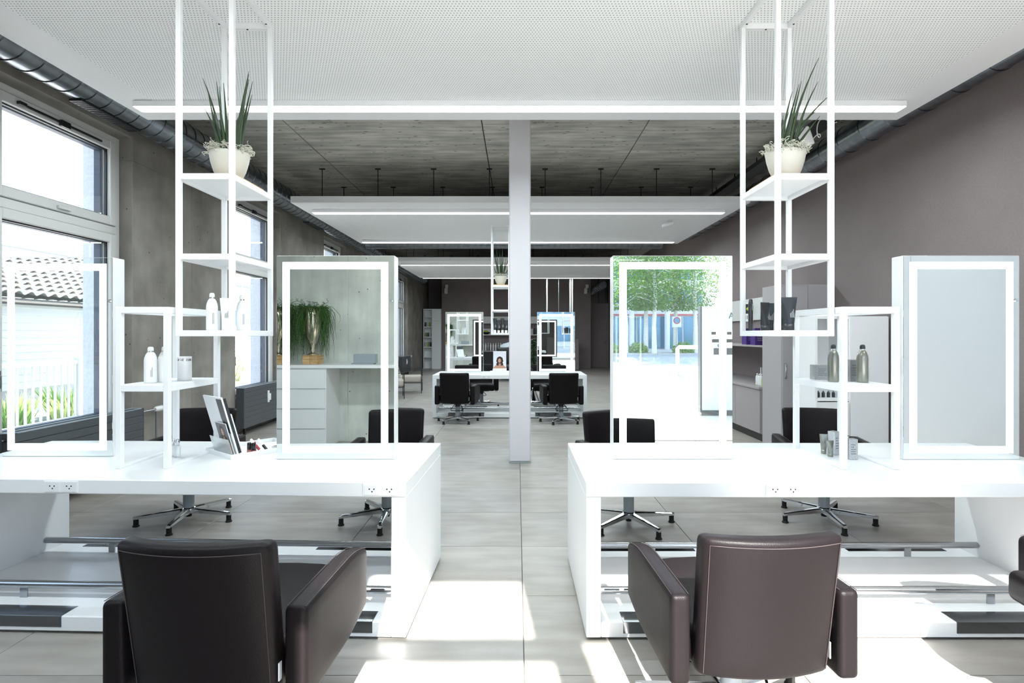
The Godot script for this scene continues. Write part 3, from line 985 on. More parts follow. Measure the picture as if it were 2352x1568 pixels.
	pack("silver carton standing behind the two silver tubes on the desk top", V(1915, 1045, 3.26) * Vector3(1, 0, 1) + Vector3(0, HD, 0), Vector3(0.045, 0.135, 0.045), M.silver_pack, 0.4, "silver hair products")
	pack("pale carton standing alone on the desk top beside the shelf post", V(1955, 1050, 3.14) * Vector3(1, 0, 1) + Vector3(0, HD, 0), Vector3(0.05, 0.115, 0.045), M.silver_pack, 0.0, "silver hair products")
	# clear vials with chrome caps on the left desk
	for k in 2:
		var v := thing("glass_vial", "small clear glass vial with a chrome cap on the desk", "vial", V([398, 412][k], 1042, 3.21) * Vector3(1, 0, 1) + Vector3(0, HD, [0.0, 0.02][k]), 0.0, "glass vials on the desk")
		part(v, "glass_body", Shape.new().lathe([[0, 0], [0.016, 0], [0.017, 0.003], [0.017, 0.06], [0.010, 0.066], [0, 0.066]], 18).done(), M.clear_plastic)
		part(v, "cap", Shape.new().lathe([[0, 0.066], [0.0135, 0.066], [0.0135, 0.095], [0.008, 0.102], [0, 0.103]], 18).done(), M.chrome)

# ---------------------------------------------------------------- chairs
var chair0: Node3D

func make_chair(label: String, at: Vector3, turn: float, group: String) -> Node3D:
	var c := thing("salon_chair", label, "chair", at, turn, group)
	# backrest: padded, wrapped round the sitter, leaning a little; the chair faces -z
	var bend := func(p: Vector3) -> Vector3:
		var q := p
		q.z -= 0.85 * p.x * p.x - 0.028
		q.z += (p.y - 0.35) * 0.16
		q.x *= 1.0 + (p.y - 0.55) * 0.06
		return q
	var back := part(c, "backrest", Shape.new().pillow(Vector3(0, 0.58, 0.235), Vector3(0.47, 0.50, 0.075), 0.026, 14, bend).done(), M.leather)
	# stitched seam round the rear face
	var seam := []
	var hw := 0.215
	for k in 41:
		var t := k / 40.0
		var p := Vector3(0, 0, 0.2735)
		if t < 0.3: p += Vector3(-hw, 0.35 + (t / 0.3) * 0.455, 0)
		elif t < 0.7: p += Vector3(lerpf(-hw, hw, (t - 0.3) / 0.4), 0.805, 0)
		else: p += Vector3(hw, 0.805 - (t - 0.7) / 0.3 * 0.455, 0)
		seam.append(bend.call(p))
	part(back, "stitching", Shape.new().tube(seam, 0.0016, 5, false).done(), M.thread)
	var lab := Shape.new().bx(-0.002, 0.002, 0.0, 0.055, -0.008, 0.008, 0.0)
	part(back, "fabric_tag", lab.done(), M.frame_white, bend.call(Vector3(0.236, 0.38, 0.262)))
	var seat_bend := func(p: Vector3) -> Vector3:
		return p + Vector3(0, 0.012 - 0.25 * p.x * p.x, 0)
	part(c, "seat", Shape.new().pillow(Vector3(0, 0.405, -0.09), Vector3(0.48, 0.13, 0.63), 0.035, 10, seat_bend).done(), M.leather)
	for s in [-1, 1]:
		var arm_bend := func(p: Vector3) -> Vector3:
			var q := p
			if p.z < -0.1: q.y -= 0.9 * pow(-0.1 - p.z, 2) * (1.0 if p.y > 0.5 else 0.0)
			if p.z < -0.1 and p.y < 0.45: q.y += 0.18 * (-0.1 - p.z)
			return q
		var arm := part(c, "armrest", Shape.new().pillow(Vector3(s * 0.292, 0.465, -0.02), Vector3(0.072, 0.305, 0.585), 0.02, 12, arm_bend).done(), M.leather)
		for e in [-1, 1]:
			var pts := []
			for k in 13:
				var z := lerpf(0.262, -0.30, k / 12.0)
				pts.append(arm_bend.call(Vector3(s * 0.292 + e * 0.029, 0.6165, z)))
			part(arm, "stitching", Shape.new().tube(pts, 0.0014, 5, false).done(), M.thread)
		part(c, "arm_bolt", Shape.new().tube([Vector3(s * 0.245, 0.47, 0.20), Vector3(s * 0.262, 0.47, 0.20)], 0.011, 10).done(), M.steel)
	# seat carrier, column and pump lever
	part(c, "seat_carrier", B(-0.15, 0.15, 0.315, 0.345, -0.16, 0.14, 0.006), M.black)
	part(c, "collar", Shape.new().lathe([[0.042, 0.255], [0.042, 0.315]], 20).done(), M.black)
	part(c, "column", Shape.new().lathe([[0.040, 0.088], [0.040, 0.262]], 24).done(), M.grey_paint)
	part(c, "hub", Shape.new().lathe([[0, 0.05], [0.028, 0.05], [0.045, 0.066], [0.052, 0.085], [0.046, 0.10], [0.0, 0.102]], 20).done(), M.chrome)
	part(c, "hub_cap", Shape.new().lathe([[0, 0.028], [0.022, 0.028], [0.022, 0.052]], 16).done(), M.black)
	part(c, "lever", Shape.new().tube([Vector3(0.03, 0.31, -0.02), Vector3(0.10, 0.22, 0.06), Vector3(0.085, 0.20, 0.12), Vector3(0.0, 0.20, 0.13), Vector3(-0.085, 0.20, 0.12), Vector3(-0.10, 0.22, 0.06), Vector3(-0.03, 0.31, -0.02)], 0.006, 8).done(), M.black)
	var leg := Shape.new()
	var ring := func(x: float, y: float, w: float, h: float) -> Array:
		return [Vector3(x, y - h, -w), Vector3(x, y - h, w), Vector3(x, y + h * 0.6, w), Vector3(x, y + h, w * 0.6), Vector3(x, y + h, -w * 0.6), Vector3(x, y + h * 0.6, -w)]
	var rs := [ring.call(0.03, 0.078, 0.026, 0.020), ring.call(0.10, 0.076, 0.020, 0.017), ring.call(0.34, 0.066, 0.015, 0.011), ring.call(0.362, 0.064, 0.012, 0.010)]
	leg.flat()
	for i in 3:
		for k in 6:
			leg.quad(rs[i][(k + 1) % 6], rs[i][k], rs[i + 1][k], rs[i + 1][(k + 1) % 6])
	for k in 4: leg.tri(rs[3][0], rs[3][k + 1], rs[3][k + 2])
	var lm := leg.done()
	var foot := Shape.new().lathe([[0, 0], [0.024, 0], [0.024, 0.006], [0.018, 0.014], [0.018, 0.055], [0, 0.055]], 14, Vector3.ZERO, true).done()
	for k in 5:
		var l := part(c, "leg", lm, M.chrome, Vector3.ZERO, Vector3(0, TAU * k / 5 + 0.42, 0))
		part(l, "foot", foot, M.rubber, Vector3(0.343, 0, 0))
	return c

func chairs() -> void:
	var g := "brown leather salon chairs"
	var c := make_chair("brown leather chair with one sunlit arm at the window-side desk, back to the street", Vector3(-0.955, 0, -1.985), deg_to_rad(-3), g)
	chair0 = c
	var low := copy(c, Vector3(0.825, 0, -2.15), deg_to_rad(3), "brown leather chair in full sunlight with its back to the street window", g)
	for o in low.get_children():          # pumped down a little
		if not (String(o.name).begins_with("leg") or String(o.name).begins_with("hub") or String(o.name) == "column"):
			o.position.y -= 0.04
	copy(c, Vector3(2.40, 0, -2.03), deg_to_rad(78), "leather chair turned sideways beside the mauve-side desk", g)
	copy(c, Vector3(-2.57, 0, -4.36), PI + 0.06, "leather chair behind the window-side desk, next to the radiator", g)
	copy(c, Vector3(-1.02, 0, -4.36), PI - 0.02, "leather chair behind the window-side desk, next to the aisle", g)
	copy(c, Vector3(0.85, 0, -4.25), PI + 0.35, "leather chair behind the mauve-side desk, next to the aisle", g)
	copy(c, Vector3(2.40, 0, -4.36), PI - 0.22, "leather chair behind the mauve-side desk, next to the white cabinet", g)
	copy(c, Vector3(-0.985, 0, -9.22), deg_to_rad(-5), "leather chair at the desk behind the column, window side, back to the aisle", g)
	copy(c, Vector3(0.725, 0, -9.20), deg_to_rad(4), "leather chair at the desk behind the column, mauve wall side, back to the aisle", g)
	copy(c, Vector3(-0.72, 0, -11.2), PI + 0.1, "leather chair on the far side of the desk behind the column, window side", g)
	copy(c, Vector3(0.55, 0, -11.2), PI, "leather chair on the far side of the desk behind the column, mauve wall side", g)

# ---------------------------------------------------------------- radiators, armchairs
func radiator(label: String, c: float, gauge: bool) -> void:
	var r := thing("radiator", label, "radiator", Vector3(-3.90, 0, -c), 0.0, "dark panel radiators under the windows")
	for k in 8:
		part(r, "panel_strip", B(0.0, 0.05, 0.115 + 0.0715 * k, 0.115 + 0.0715 * k + 0.0695, -0.74, 0.74, 0.003), M.radiator)
	part(r, "rear_panel", B(-0.06, -0.005, 0.12, 0.68, -0.73, 0.73, 0.002), M.radiator)
	var t := Shape.new()
	t.bx(-0.062, 0.052, 0.684, 0.69, -0.74, -0.71, 0.0)
	for k in 2: t.bx([-0.062, 0.046][k], [-0.054, 0.052][k], 0.684, 0.692, -0.74, 0.74, 0.0)
	part(r, "top_rim", t.done(), M.grey_paint)
	for s in [-1, 1]:
		part(r, "side_panel", B(-0.06, 0.05, 0.115, 0.686, s * 0.745 - 0.005, s * 0.745 + 0.005, 0.001), M.radiator)
		part(r, "leg", B(-0.03, 0.0, 0, 0.12, -0.015, 0.015, 0.002), M.black, Vector3(0, 0, s * 0.6))
	var p := Shape.new()
	p.tube([Vector3(0.0, 0.64, -0.75), Vector3(0.0, 0.64, -1.0)], 0.012, 8)
	part(r, "pipe", p.done(), M.steel)
	part(r, "valve", Shape.new().tube([Vector3(0.0, 0.64, -1.0), Vector3(0.0, 0.64, -1.03), Vector3(0.0, 0.64, -1.12), Vector3(0, 0.64, -1.13)], [0.02, 0.03, 0.03, 0.02], 14).done(), M.frame_white)
	part(r, "riser", Shape.new().tube([Vector3(0.0, 0.64, -1.02), Vector3(0.0, 0.0, -1.02)], 0.009, 8).done(), M.steel)
	if gauge:
		var g := Shape.new()
		g.bx(0.05, 0.066, 0.40, 0.58, -0.03, 0.02, 0.002)
		g.bx(0.05, 0.070, 0.43, 0.53, -0.075, -0.03, 0.002)
		part(r, "heat_meter", g.done(), M.frame_white)

func armchair(label: String, at: Vector3, turn: float) -> void:
	var a := thing("lounge_chair", label, "armchair", at, turn, "lounge chairs by the windows")
	var f := Shape.new()
	for s in [-1, 1]:
		f.bar(Vector3(s * 0.32, 0, -0.33), Vector3(s * 0.32, 0.58, -0.33), 0.018)
		f.bar(Vector3(s * 0.32, 0, 0.33), Vector3(s * 0.32, 0.58, 0.33), 0.018)
		f.bar(Vector3(s * 0.32, 0.58, -0.34), Vector3(s * 0.32, 0.58, 0.34), 0.018)
		f.bar(Vector3(s * 0.32, 0.26, -0.33), Vector3(s * 0.32, 0.26, 0.33), 0.018)
	f.bar(Vector3(-0.32, 0.26, -0.33), Vector3(0.32, 0.26, -0.33), 0.018)
	f.bar(Vector3(-0.32, 0.26, 0.33), Vector3(0.32, 0.26, 0.33), 0.018)
	part(a, "frame", f.done(), M.black)
	part(a, "seat", Shape.new().pillow(Vector3(0, 0.345, 0), Vector3(0.61, 0.15, 0.66), 0.04, 8).done(), M.cushion)
	var lean := func(p: Vector3) -> Vector3: return p + Vector3(0, 0, (p.y - 0.4) * 0.35)
	part(a, "backrest", Shape.new().pillow(Vector3(0, 0.62, 0.25), Vector3(0.61, 0.48, 0.13), 0.04, 8, lean).done(), M.cushion)

# ---------------------------------------------------------------- brochure tray on the left desk
func portrait(w: int, h: int, bg: Color, cy: float) -> StandardMaterial3D:      # flat print: loose generic portrait with long dark hair
	var img := Image.create(w, h, false, Image.FORMAT_RGB8)
	img.fill(bg)
	var aspect := h / float(w)
	for y in h:
		for x in w:
			var u := x / float(w) - 0.5
			var v := (y / float(h) - cy) * aspect
			var wave := 0.03 * sin(v * 26.0)
			if v > 0.24 and absf(u) < 0.14 + (v - 0.24) * 1.1: img.set_pixel(x, y, rgb(186, 140, 118))
			if Vector2(u / 0.25, (v + 0.02) / 0.27).length() < 1.0: img.set_pixel(x, y, rgb(44, 30, 26))
			if v > 0.0 and v < 0.42 and absf(u) > 0.09 and absf(u) < 0.25 + wave: img.set_pixel(x, y, rgb(44, 30, 26))
			if Vector2((u + 0.02) / 0.115, (v - 0.03) / 0.165).length() < 1.0: img.set_pixel(x, y, rgb(202, 152, 126))
			if absf(v) < 0.012 and absf(absf(u + 0.02) - 0.05) < 0.022: img.set_pixel(x, y, rgb(60, 40, 36))
			if absf(v - 0.115) < 0.014 and absf(u + 0.02) < 0.04: img.set_pixel(x, y, rgb(160, 62, 60))
	var m := mat(Color.WHITE, 0.4)
	m.albedo_texture = tex(img)
	return m

func sheet(w: float, h: float) -> ArrayMesh:       # printed face with its own texture coordinates
	var st := SurfaceTool.new()
	st.begin(Mesh.PRIMITIVE_TRIANGLES)
	st.set_normal(Vector3(0, 0, 1))
	for k in [[0, 0], [1, 1], [1, 0], [0, 0], [0, 1], [1, 1]]:
		st.set_uv(Vector2(k[0], 1.0 - k[1]))
		st.add_vertex(Vector3((k[0] - 0.5) * w, k[1] * h, 0))
	return st.commit()

func tray_set() -> void:
	# tray: one corner points at the street side
	var turn := deg_to_rad(51)
	var t := thing("display_tray", "low white display tray with raised rims on the window-side desk", "tray", Vector3(-1.592, HD, -3.375), turn)
	var w := 0.42
	var d := 0.33
	for k in 4:
		var sx: float = [-1, 1, 0, 0][k]
		var sz: float = [0, 0, -1, 1][k]
		part(t, "rim", Shape.new().box(Vector3(sx * (w / 2 - 0.002), 0.016, sz * (d / 2 - 0.002)), Vector3(0.004 if sx else w, 0.024, 0.004 if sz else d - 0.008), 0.0008).done(), M.frame_white)
	part(t, "tray_floor", B(-w / 2, w / 2, 0, 0.004, -d / 2, d / 2, 0.0008), M.frame_white)
	# brochures standing along one rim, held by a clear pocket
	var at := t.transform * Vector3(-w / 2 + 0.075, 0.004, -0.045)
	var bt := turn - PI / 2
	var b := thing("brochure", "tall white and dark brochure standing in the tray", "brochure", at, bt, "brochures in the display tray")
	var tilt := Vector3(0.27, 0, 0)
	part(b, "pages", B(-0.12, 0.12, 0.003, 0.35, -0.010, 0.0, 0.0005), M.frame_white, Vector3.ZERO, tilt)
	part(b, "dark_back", B(-0.1205, 0.1205, 0.004, 0.34, -0.026, -0.0105, 0.0005), M.tube_dark, Vector3.ZERO, tilt)
	part(b, "white_back", B(-0.118, 0.118, 0.004, 0.24, -0.034, -0.027, 0.0005), M.frame_white, Vector3.ZERO, tilt)
	var ed := PackedVector2Array([Vector2(0.05, 0.34), Vector2(0.05, 0.22), Vector2(0.075, 0.14), Vector2(0.1202, 0.13), Vector2(0.1202, 0.34)])
	part(b, "dark_edge", Shape.new().prism(ed, 0.0, 0.001).done(), M.tube_dark, Vector3.ZERO, tilt)
	var b2 := thing("brochure", "smaller brochure with a portrait print at the front of the tray", "brochure", at + Basis(Vector3.UP, bt) * Vector3(0.045, 0.003, 0.014), bt, "brochures in the display tray")
	part(b2, "pages", B(-0.07, 0.07, 0, 0.19, -0.004, 0.0, 0.0005), M.frame_white, Vector3.ZERO, tilt)
	part(b2, "cover_print", sheet(0.132, 0.185), portrait(96, 134, rgb(96, 94, 96), 0.27), Vector3(0, 0.003, 0.0008).rotated(Vector3.RIGHT, 0.27), tilt)
	var pk := thing("clear_pocket", "clear plastic pocket in front of the brochures", "holder", at + Basis(Vector3.UP, bt) * Vector3(0, 0.003, 0.026), bt)
	part(pk, "pocket_sheet", B(-0.122, 0.122, 0, 0.095, 0, 0.002, 0.0), M.clear_plastic, Vector3.ZERO, tilt)
	# nail polish and make-up
	for k in 2:
		var n := thing("nail_polish", ["dark rose nail polish with a black cap in the tray", "pale rose nail polish with a black cap behind the dark one"][k], "nail polish", t.transform * Vector3([-0.075, -0.085][k], 0.004, [0.145, 0.115][k]), 0.0, "nail polish bottles")
		part(n, "bottle", Shape.new().lathe([[0, 0], [0.0125, 0], [0.013, 0.003], [0.013, 0.026], [0.006, 0.03], [0, 0.03]], 16).done(), [M.rose, M.pinkish][k])
		part(n, "cap", Shape.new().lathe([[0, 0.03], [0.0125, 0.03], [0.0115, 0.066], [0.009, 0.07], [0, 0.07]], 16).done(), M.black_gloss)
	var ls := thing("lipstick", "red lipstick standing behind the nail polish", "lipstick", t.transform * Vector3(-0.05, 0.004, 0.11))
	part(ls, "case", Shape.new().lathe([[0, 0], [0.008, 0], [0.008, 0.04], [0, 0.04]], 12).done(), M.black_gloss)
	part(ls, "colour_stick", Shape.new().lathe([[0.006, 0.04], [0.006, 0.062], [0.002, 0.07], [0, 0.07]], 12).done(), M.red)
	for k in 2:
		var p := thing("lip_gloss", ["clear lip gloss leaning in the tray, black foot", "second lip gloss leaning beside the black-footed one"][k], "lip gloss", t.transform * Vector3(0.03 - 0.03 * k, 0.013, 0.09 - 0.03 * k), 0.0, "lip gloss sticks")
		var dr := Vector3(-0.055, 0.05, -0.02)
		part(p, "stick", Shape.new().tube([Vector3.ZERO + dr * 0.45, dr * 1.1], 0.008, 10).done(), M.frame_white)
		part(p, "foot", Shape.new().tube([Vector3.ZERO, dr * 0.45], 0.0085, 10).done(), [M.black_gloss, M.red][k])
	var br := thing("make_up_brush", "slim make-up brush lying in the tray", "brush", t.transform * Vector3(-0.01, 0.009, 0.13), turn - 0.25)
	part(br, "handle", Shape.new().tube([Vector3(0, 0, 0), Vector3(0.11, 0, 0.0)], [0.004, 0.003], 8).done(), M.frame_white)
	part(br, "ferrule", Shape.new().tube([Vector3(-0.025, 0, 0), Vector3(0, 0, 0)], 0.004, 8).done(), M.black_gloss)
	part(br, "bristles", Shape.new().tube([Vector3(-0.05, 0, 0), Vector3(-0.04, 0, 0), Vector3(-0.025, 0, 0)], [0.001, 0.005, 0.004], 8).done(), M.text_grey)
	var pal := thing("make_up_palette", "clear make-up palette lying at the end of the tray", "palette", t.transform * Vector3(0.14, 0.004, 0.07), turn + 0.2)
	part(pal, "case", B(-0.04, 0.04, 0, 0.01, -0.05, 0.05, 0.001), M.clear_plastic)
	for k in 4:
		part(pal, "powder", B(-0.032, 0.032, 0.010, 0.011, -0.046 + 0.024 * k, -0.027 + 0.024 * k, 0.0), [M.pinkish, M.wood, M.tube_dark, M.pinkish][k])

# ---------------------------------------------------------------- right side cupboards
func right_side() -> void:
	# low cupboard with counter, running along the wall
	var c := thing("low_cupboard", "long grey low cupboard with a dark plinth along the mauve wall", "cupboard", Vector3(3.59, 0, -9.6))
	part(c, "body", B(-0.30, 0.33, 0.10, 0.70, -2.1, 2.1, 0.003), M.cab_grey)
	for k in 5:
		part(c, "door", B(-0.322, -0.302, 0.11, 0.695, -2.09 + k * 0.836, -2.09 + (k + 1) * 0.836 - 0.006, 0.002), M.cab_grey)
	part(c, "counter", B(-0.34, 0.33, 0.70, 0.735, -2.12, 2.1, 0.003), M.cab_grey)
	part(c, "plinth", B(-0.28, 0.33, 0, 0.10, -2.1, 2.1, 0.0), M.black)
	# shelf and back panel above
	var s := thing("product_shelf", "grey wall shelf above the low cupboard carrying purple boxes", "shelf", Vector3(3.59, 1.27, -9.6))
	part(s, "board", B(-0.28, 0.33, 0, 0.025, -2.1, 2.1, 0.002), M.cab_grey)
	part(s, "support", B(-0.27, 0.33, -0.535, 0, -2.1, -2.08, 0.001), M.cab_grey)
	var b := solo("white_board", B(-0.01, 0.01, 0, 0.36, -1.6, 1.6, 0.002), M.window_white, "white panel leaning on the mauve wall above the shelf", "panel", Vector3(3.92, 1.68, -10.4))
	var cal := thing("calendar", "wall calendar with a dark flower picture beside the hanging shelf", "calendar", Vector3(3.83, 1.66, -9.30), -0.55)
	part(cal, "sheet", B(-0.10, 0.10, 0, 0.32, -0.003, 0, 0.0), M.frame_white)
	part(cal, "picture", B(-0.09, 0.09, 0.13, 0.29, 0, 0.001, 0.0), M.tube_dark)
	for k in 6: part(cal, "day_mark", B(-0.082 + k * 0.028, -0.068 + k * 0.028, 0.04, 0.10, 0, 0.001, 0.0), M.text_grey)
	part(cal, "flower", Shape.new().lathe([[0, 0], [0.028, 0.001], [0.02, 0.003], [0, 0.003]], 12).done(), M.lime, Vector3(0.02, 0.21, 0.001), Vector3(PI / 2, 0, 0))
	# tall grey cabinet beside it with an open door edge
	var t := thing("tall_cabinet", "tall grey cabinet with a bar handle beside the low cupboard", "cabinet", Vector3(3.59, 0, -7.2))
	part(t, "body", B(-0.30, 0.33, 0.0, 2.07, -0.28, 0.25, 0.003), M.cab_side)
	part(t, "door", B(-0.29, 0.02, 0.02, 2.05, 0.25, 0.27, 0.002), M.cab_side)
	part(t, "handle", Shape.new().tube([Vector3(-0.26, 0.90, 0.27), Vector3(-0.26, 0.90, 0.30), Vector3(-0.26, 1.08, 0.30), Vector3(-0.26, 1.08, 0.27)], 0.007, 8).done(), M.steel)
	# products on the counter and shelf
	for k in 9:
		bottle(["small white bottle in the row on the grey counter"][0], Vector3(3.40 + 0.055 * (k % 3), 0.735, -7.75 - 0.07 * (k / 3) - 0.02 * (k % 3)), 0.16, 0.024, M.bottle_white, M.bottle_white, "white bottles on the counter", M.text_grey)
	for k in 2:
		bottle("lime green bottle at the end of the white row on the counter", Vector3(3.37 + 0.05 * k, 0.735, -7.62), 0.14, 0.022, M.lime, M.bottle_white, "lime bottles on the counter", M.text_grey)
	var rk := thing("foil_rack", "black upright rack of hair foils on the grey counter", "rack", Vector3(3.50, 0.735, -7.58))
	for k in 4:
		part(rk, "strip", B(-0.012, 0.012, 0, 0.36, -0.05, 0.05, 0.001), M.black_gloss, Vector3(-0.07 + 0.045 * k, 0, 0), Vector3(0, 0, 0.05 - 0.03 * k))
	pack("small grey card standing behind the white bottles", Vector3(3.52, 0.735, -7.95), Vector3(0.10, 0.24, 0.02), M.window_white, 0.0, "cards on the counter")
	for k in 2:
		pack("large purple product box on the wall shelf", Vector3(3.44, 1.295, -7.95 - 0.30 * k), Vector3(0.16, 0.24, 0.22), M.purple, -0.1, "purple boxes on the shelf")
	for k in 5:
		bottle("small dark bottle with a pale cap on the wall shelf", Vector3(3.40 + 0.05 * k, 1.295, -7.62), 0.10, 0.018, M.tube_dark, M.bottle_white, "small bottles on the wall shelf", M.text_light)
	# white cabinet with open niche
	var w := thing("white_cabinet", "white cabinet with an open niche and drawer behind the silver bottles", "cabinet", Vector3(3.52, 0, -6.1))
	var f := Shape.new()
	f.bx(-0.37, -0.34, 0, 1.64, -0.18, 0.2, 0.002); f.bx(-0.34, 0.40, 1.61, 1.64, -0.18, 0.2, 0.002); f.bx(-0.34, 0.40, 0, 1.61, -0.2, -0.18, 0.0)
	f.bx(-0.01, 0.02, 0, 1.61, -0.18, 0.2, 0.002); f.bx(0.37, 0.40, 0, 1.61, -0.18, 0.2, 0.002); f.bx(-0.34, -0.01, 0.74, 0.77, -0.18, 0.2, 0.002)
	part(w, "carcass", f.done(), M.white_matt)
	part(w, "door", B(0.0, 0.40, 0.01, 1.635, 0.2, 0.22, 0.002), M.white_matt)
	for k in 2:
		part(w, "drawer", B(-0.365, -0.015, 0.02 + 0.36 * k, 0.37 + 0.36 * k, 0.2, 0.22, 0.002), M.white_matt)
	for k in 5:
		bottle("tiny dark bottle in the niche of the white cabinet", Vector3(3.24 + 0.055 * k, 0.77, -6.0), 0.07, 0.016, M.tube_dark, M.tube_dark, "tiny bottles in the white cabinet", M.text_light)
	# pale grey cupboard opposite the last mirror
	var g := thing("grey_cupboard", "plain pale grey cupboard wall beside the street window", "cupboard", Vector3(3.75, 0, -1.1))
	part(g, "body", B(-0.15, 0.17, 0.0, 2.6, -1.35, 1.2, 0.003), M.white_matt)
	for k in 2:
		part(g, "door", B(-0.172, -0.152, 0.05, 2.58, -1.345 + 1.275 * k, -0.075 + 1.275 * k, 0.002), M.cab_pale)

# ---------------------------------------------------------------- console behind the camera (seen in a mirror)
func vase(label: String, at: Vector3, sd: int) -> void:
	var r := RandomNumberGenerator.new()
	r.seed = sd
	var blk := thing("wooden_block", label.replace("tall silver vase with trailing green stems", "pale wooden block under the silver vase"), "wood block", at, 0.1, "blocks under vases")
	part(blk, "block", B(-0.10, 0.0, 0, 0.115, -0.09, 0.09, 0.004), M.wood)
	part(blk, "block", B(0.003, 0.10, 0, 0.115, -0.09, 0.09, 0.004), M.wood)
	var v := thing("silver_vase", label, "vase", at + Vector3(0, 0.115, 0), 0.0, "silver vases on the console")
	var prof := [[0, 0], [0.07, 0], [0.072, 0.012], [0.03, 0.03], [0.022, 0.05], [0.034, 0.07], [0.02, 0.09], [0.032, 0.11], [0.024, 0.13], [0.05, 0.17], [0.085, 0.25], [0.10, 0.36], [0.105, 0.50], [0.118, 0.62], [0.112, 0.62], [0.098, 0.5], [0, 0.45]]
	part(v, "vase_body", Shape.new().lathe(prof, 30).done(), M.silver_vase)
	var s := Shape.new()
	for k in 520:
		var a := r.randf() * TAU
		# the side towards the room stays thin, so that the silver shows
		if sin(a) < -0.2 and r.randf() < 0.72: continue
		var reach := r.randf_range(0.03, 0.15) if k % 9 else r.randf_range(0.12, 0.26)
		var drop := r.randf_range(0.1, 0.70) if k % 11 else r.randf_range(-0.15, 0.1)
		var p0 := Vector3(cos(a) * 0.09, 0.61, sin(a) * 0.09)
		var pts := []
		for i in 9:
			var t := i / 8.0
			var out := reach * (1.0 - pow(1.0 - t, 2.2))
			pts.append(p0 + Vector3(cos(a) * out, 0.05 * sin(minf(t * 3.2, PI)) - drop * t * t, sin(a) * out * 0.6) + Vector3(sin(t * 11 + k), 0.3 * sin(t * 7.0 + k), cos(t * 9 + k)) * 0.016)
		s.tube(pts, [0.0022, 0.003, 0.003, 0.003, 0.003, 0.003, 0.003, 0.002, 0.001], 3, false)
	var st := part(v, "trailing_stems", s.done(), M.trail)
	st.set_meta("kind", "stuff")

func console() -> void:
	var zc := ZF - 0.28
	var c := thing("sideboard", "white sideboard with drawers against the concrete wall, seen in a mirror", "sideboard", Vector3(-2.3, 0, zc))
	part(c, "top", B(-1.55, 1.35, 1.02, 1.06, -0.28, 0.28, 0.003), M.white)
	part(c, "carcass", B(-1.5, -0.11, 0.0, 1.02, -0.255, 0.28, 0.003), M.white)
	for i in 2:
		for k in 4:
			part(c, "drawer", B(-1.49 + 0.69 * i, -0.81 + 0.69 * i, 0.01 + 0.252 * k, 0.245 + 0.252 * k, -0.275, -0.256, 0.002), M.white)
	part(c, "end_panel", B(1.30, 1.34, 0.0, 1.02, -0.27, 0.28, 0.003), M.white)
	vase("tall silver vase with trailing green stems beside the grey box, seen in a mirror", Vector3(-2.67, 1.06, zc), 5)
	vase("tall silver vase with trailing green stems near the window corner, seen in a mirror", Vector3(-3.12, 1.06, zc), 6)
	var g := thing("grey_box", "small grey zinc box on the sideboard, seen in a mirror", "box", Vector3(-1.98, 1.06, zc))
	part(g, "foot", B(-0.17, 0.12, 0, 0.012, -0.07, 0.07, 0.001), M.grey_paint)
	part(g, "body", B(-0.14, 0.14, 0.012, 0.13, -0.07, 0.07, 0.003), M.grey_paint)

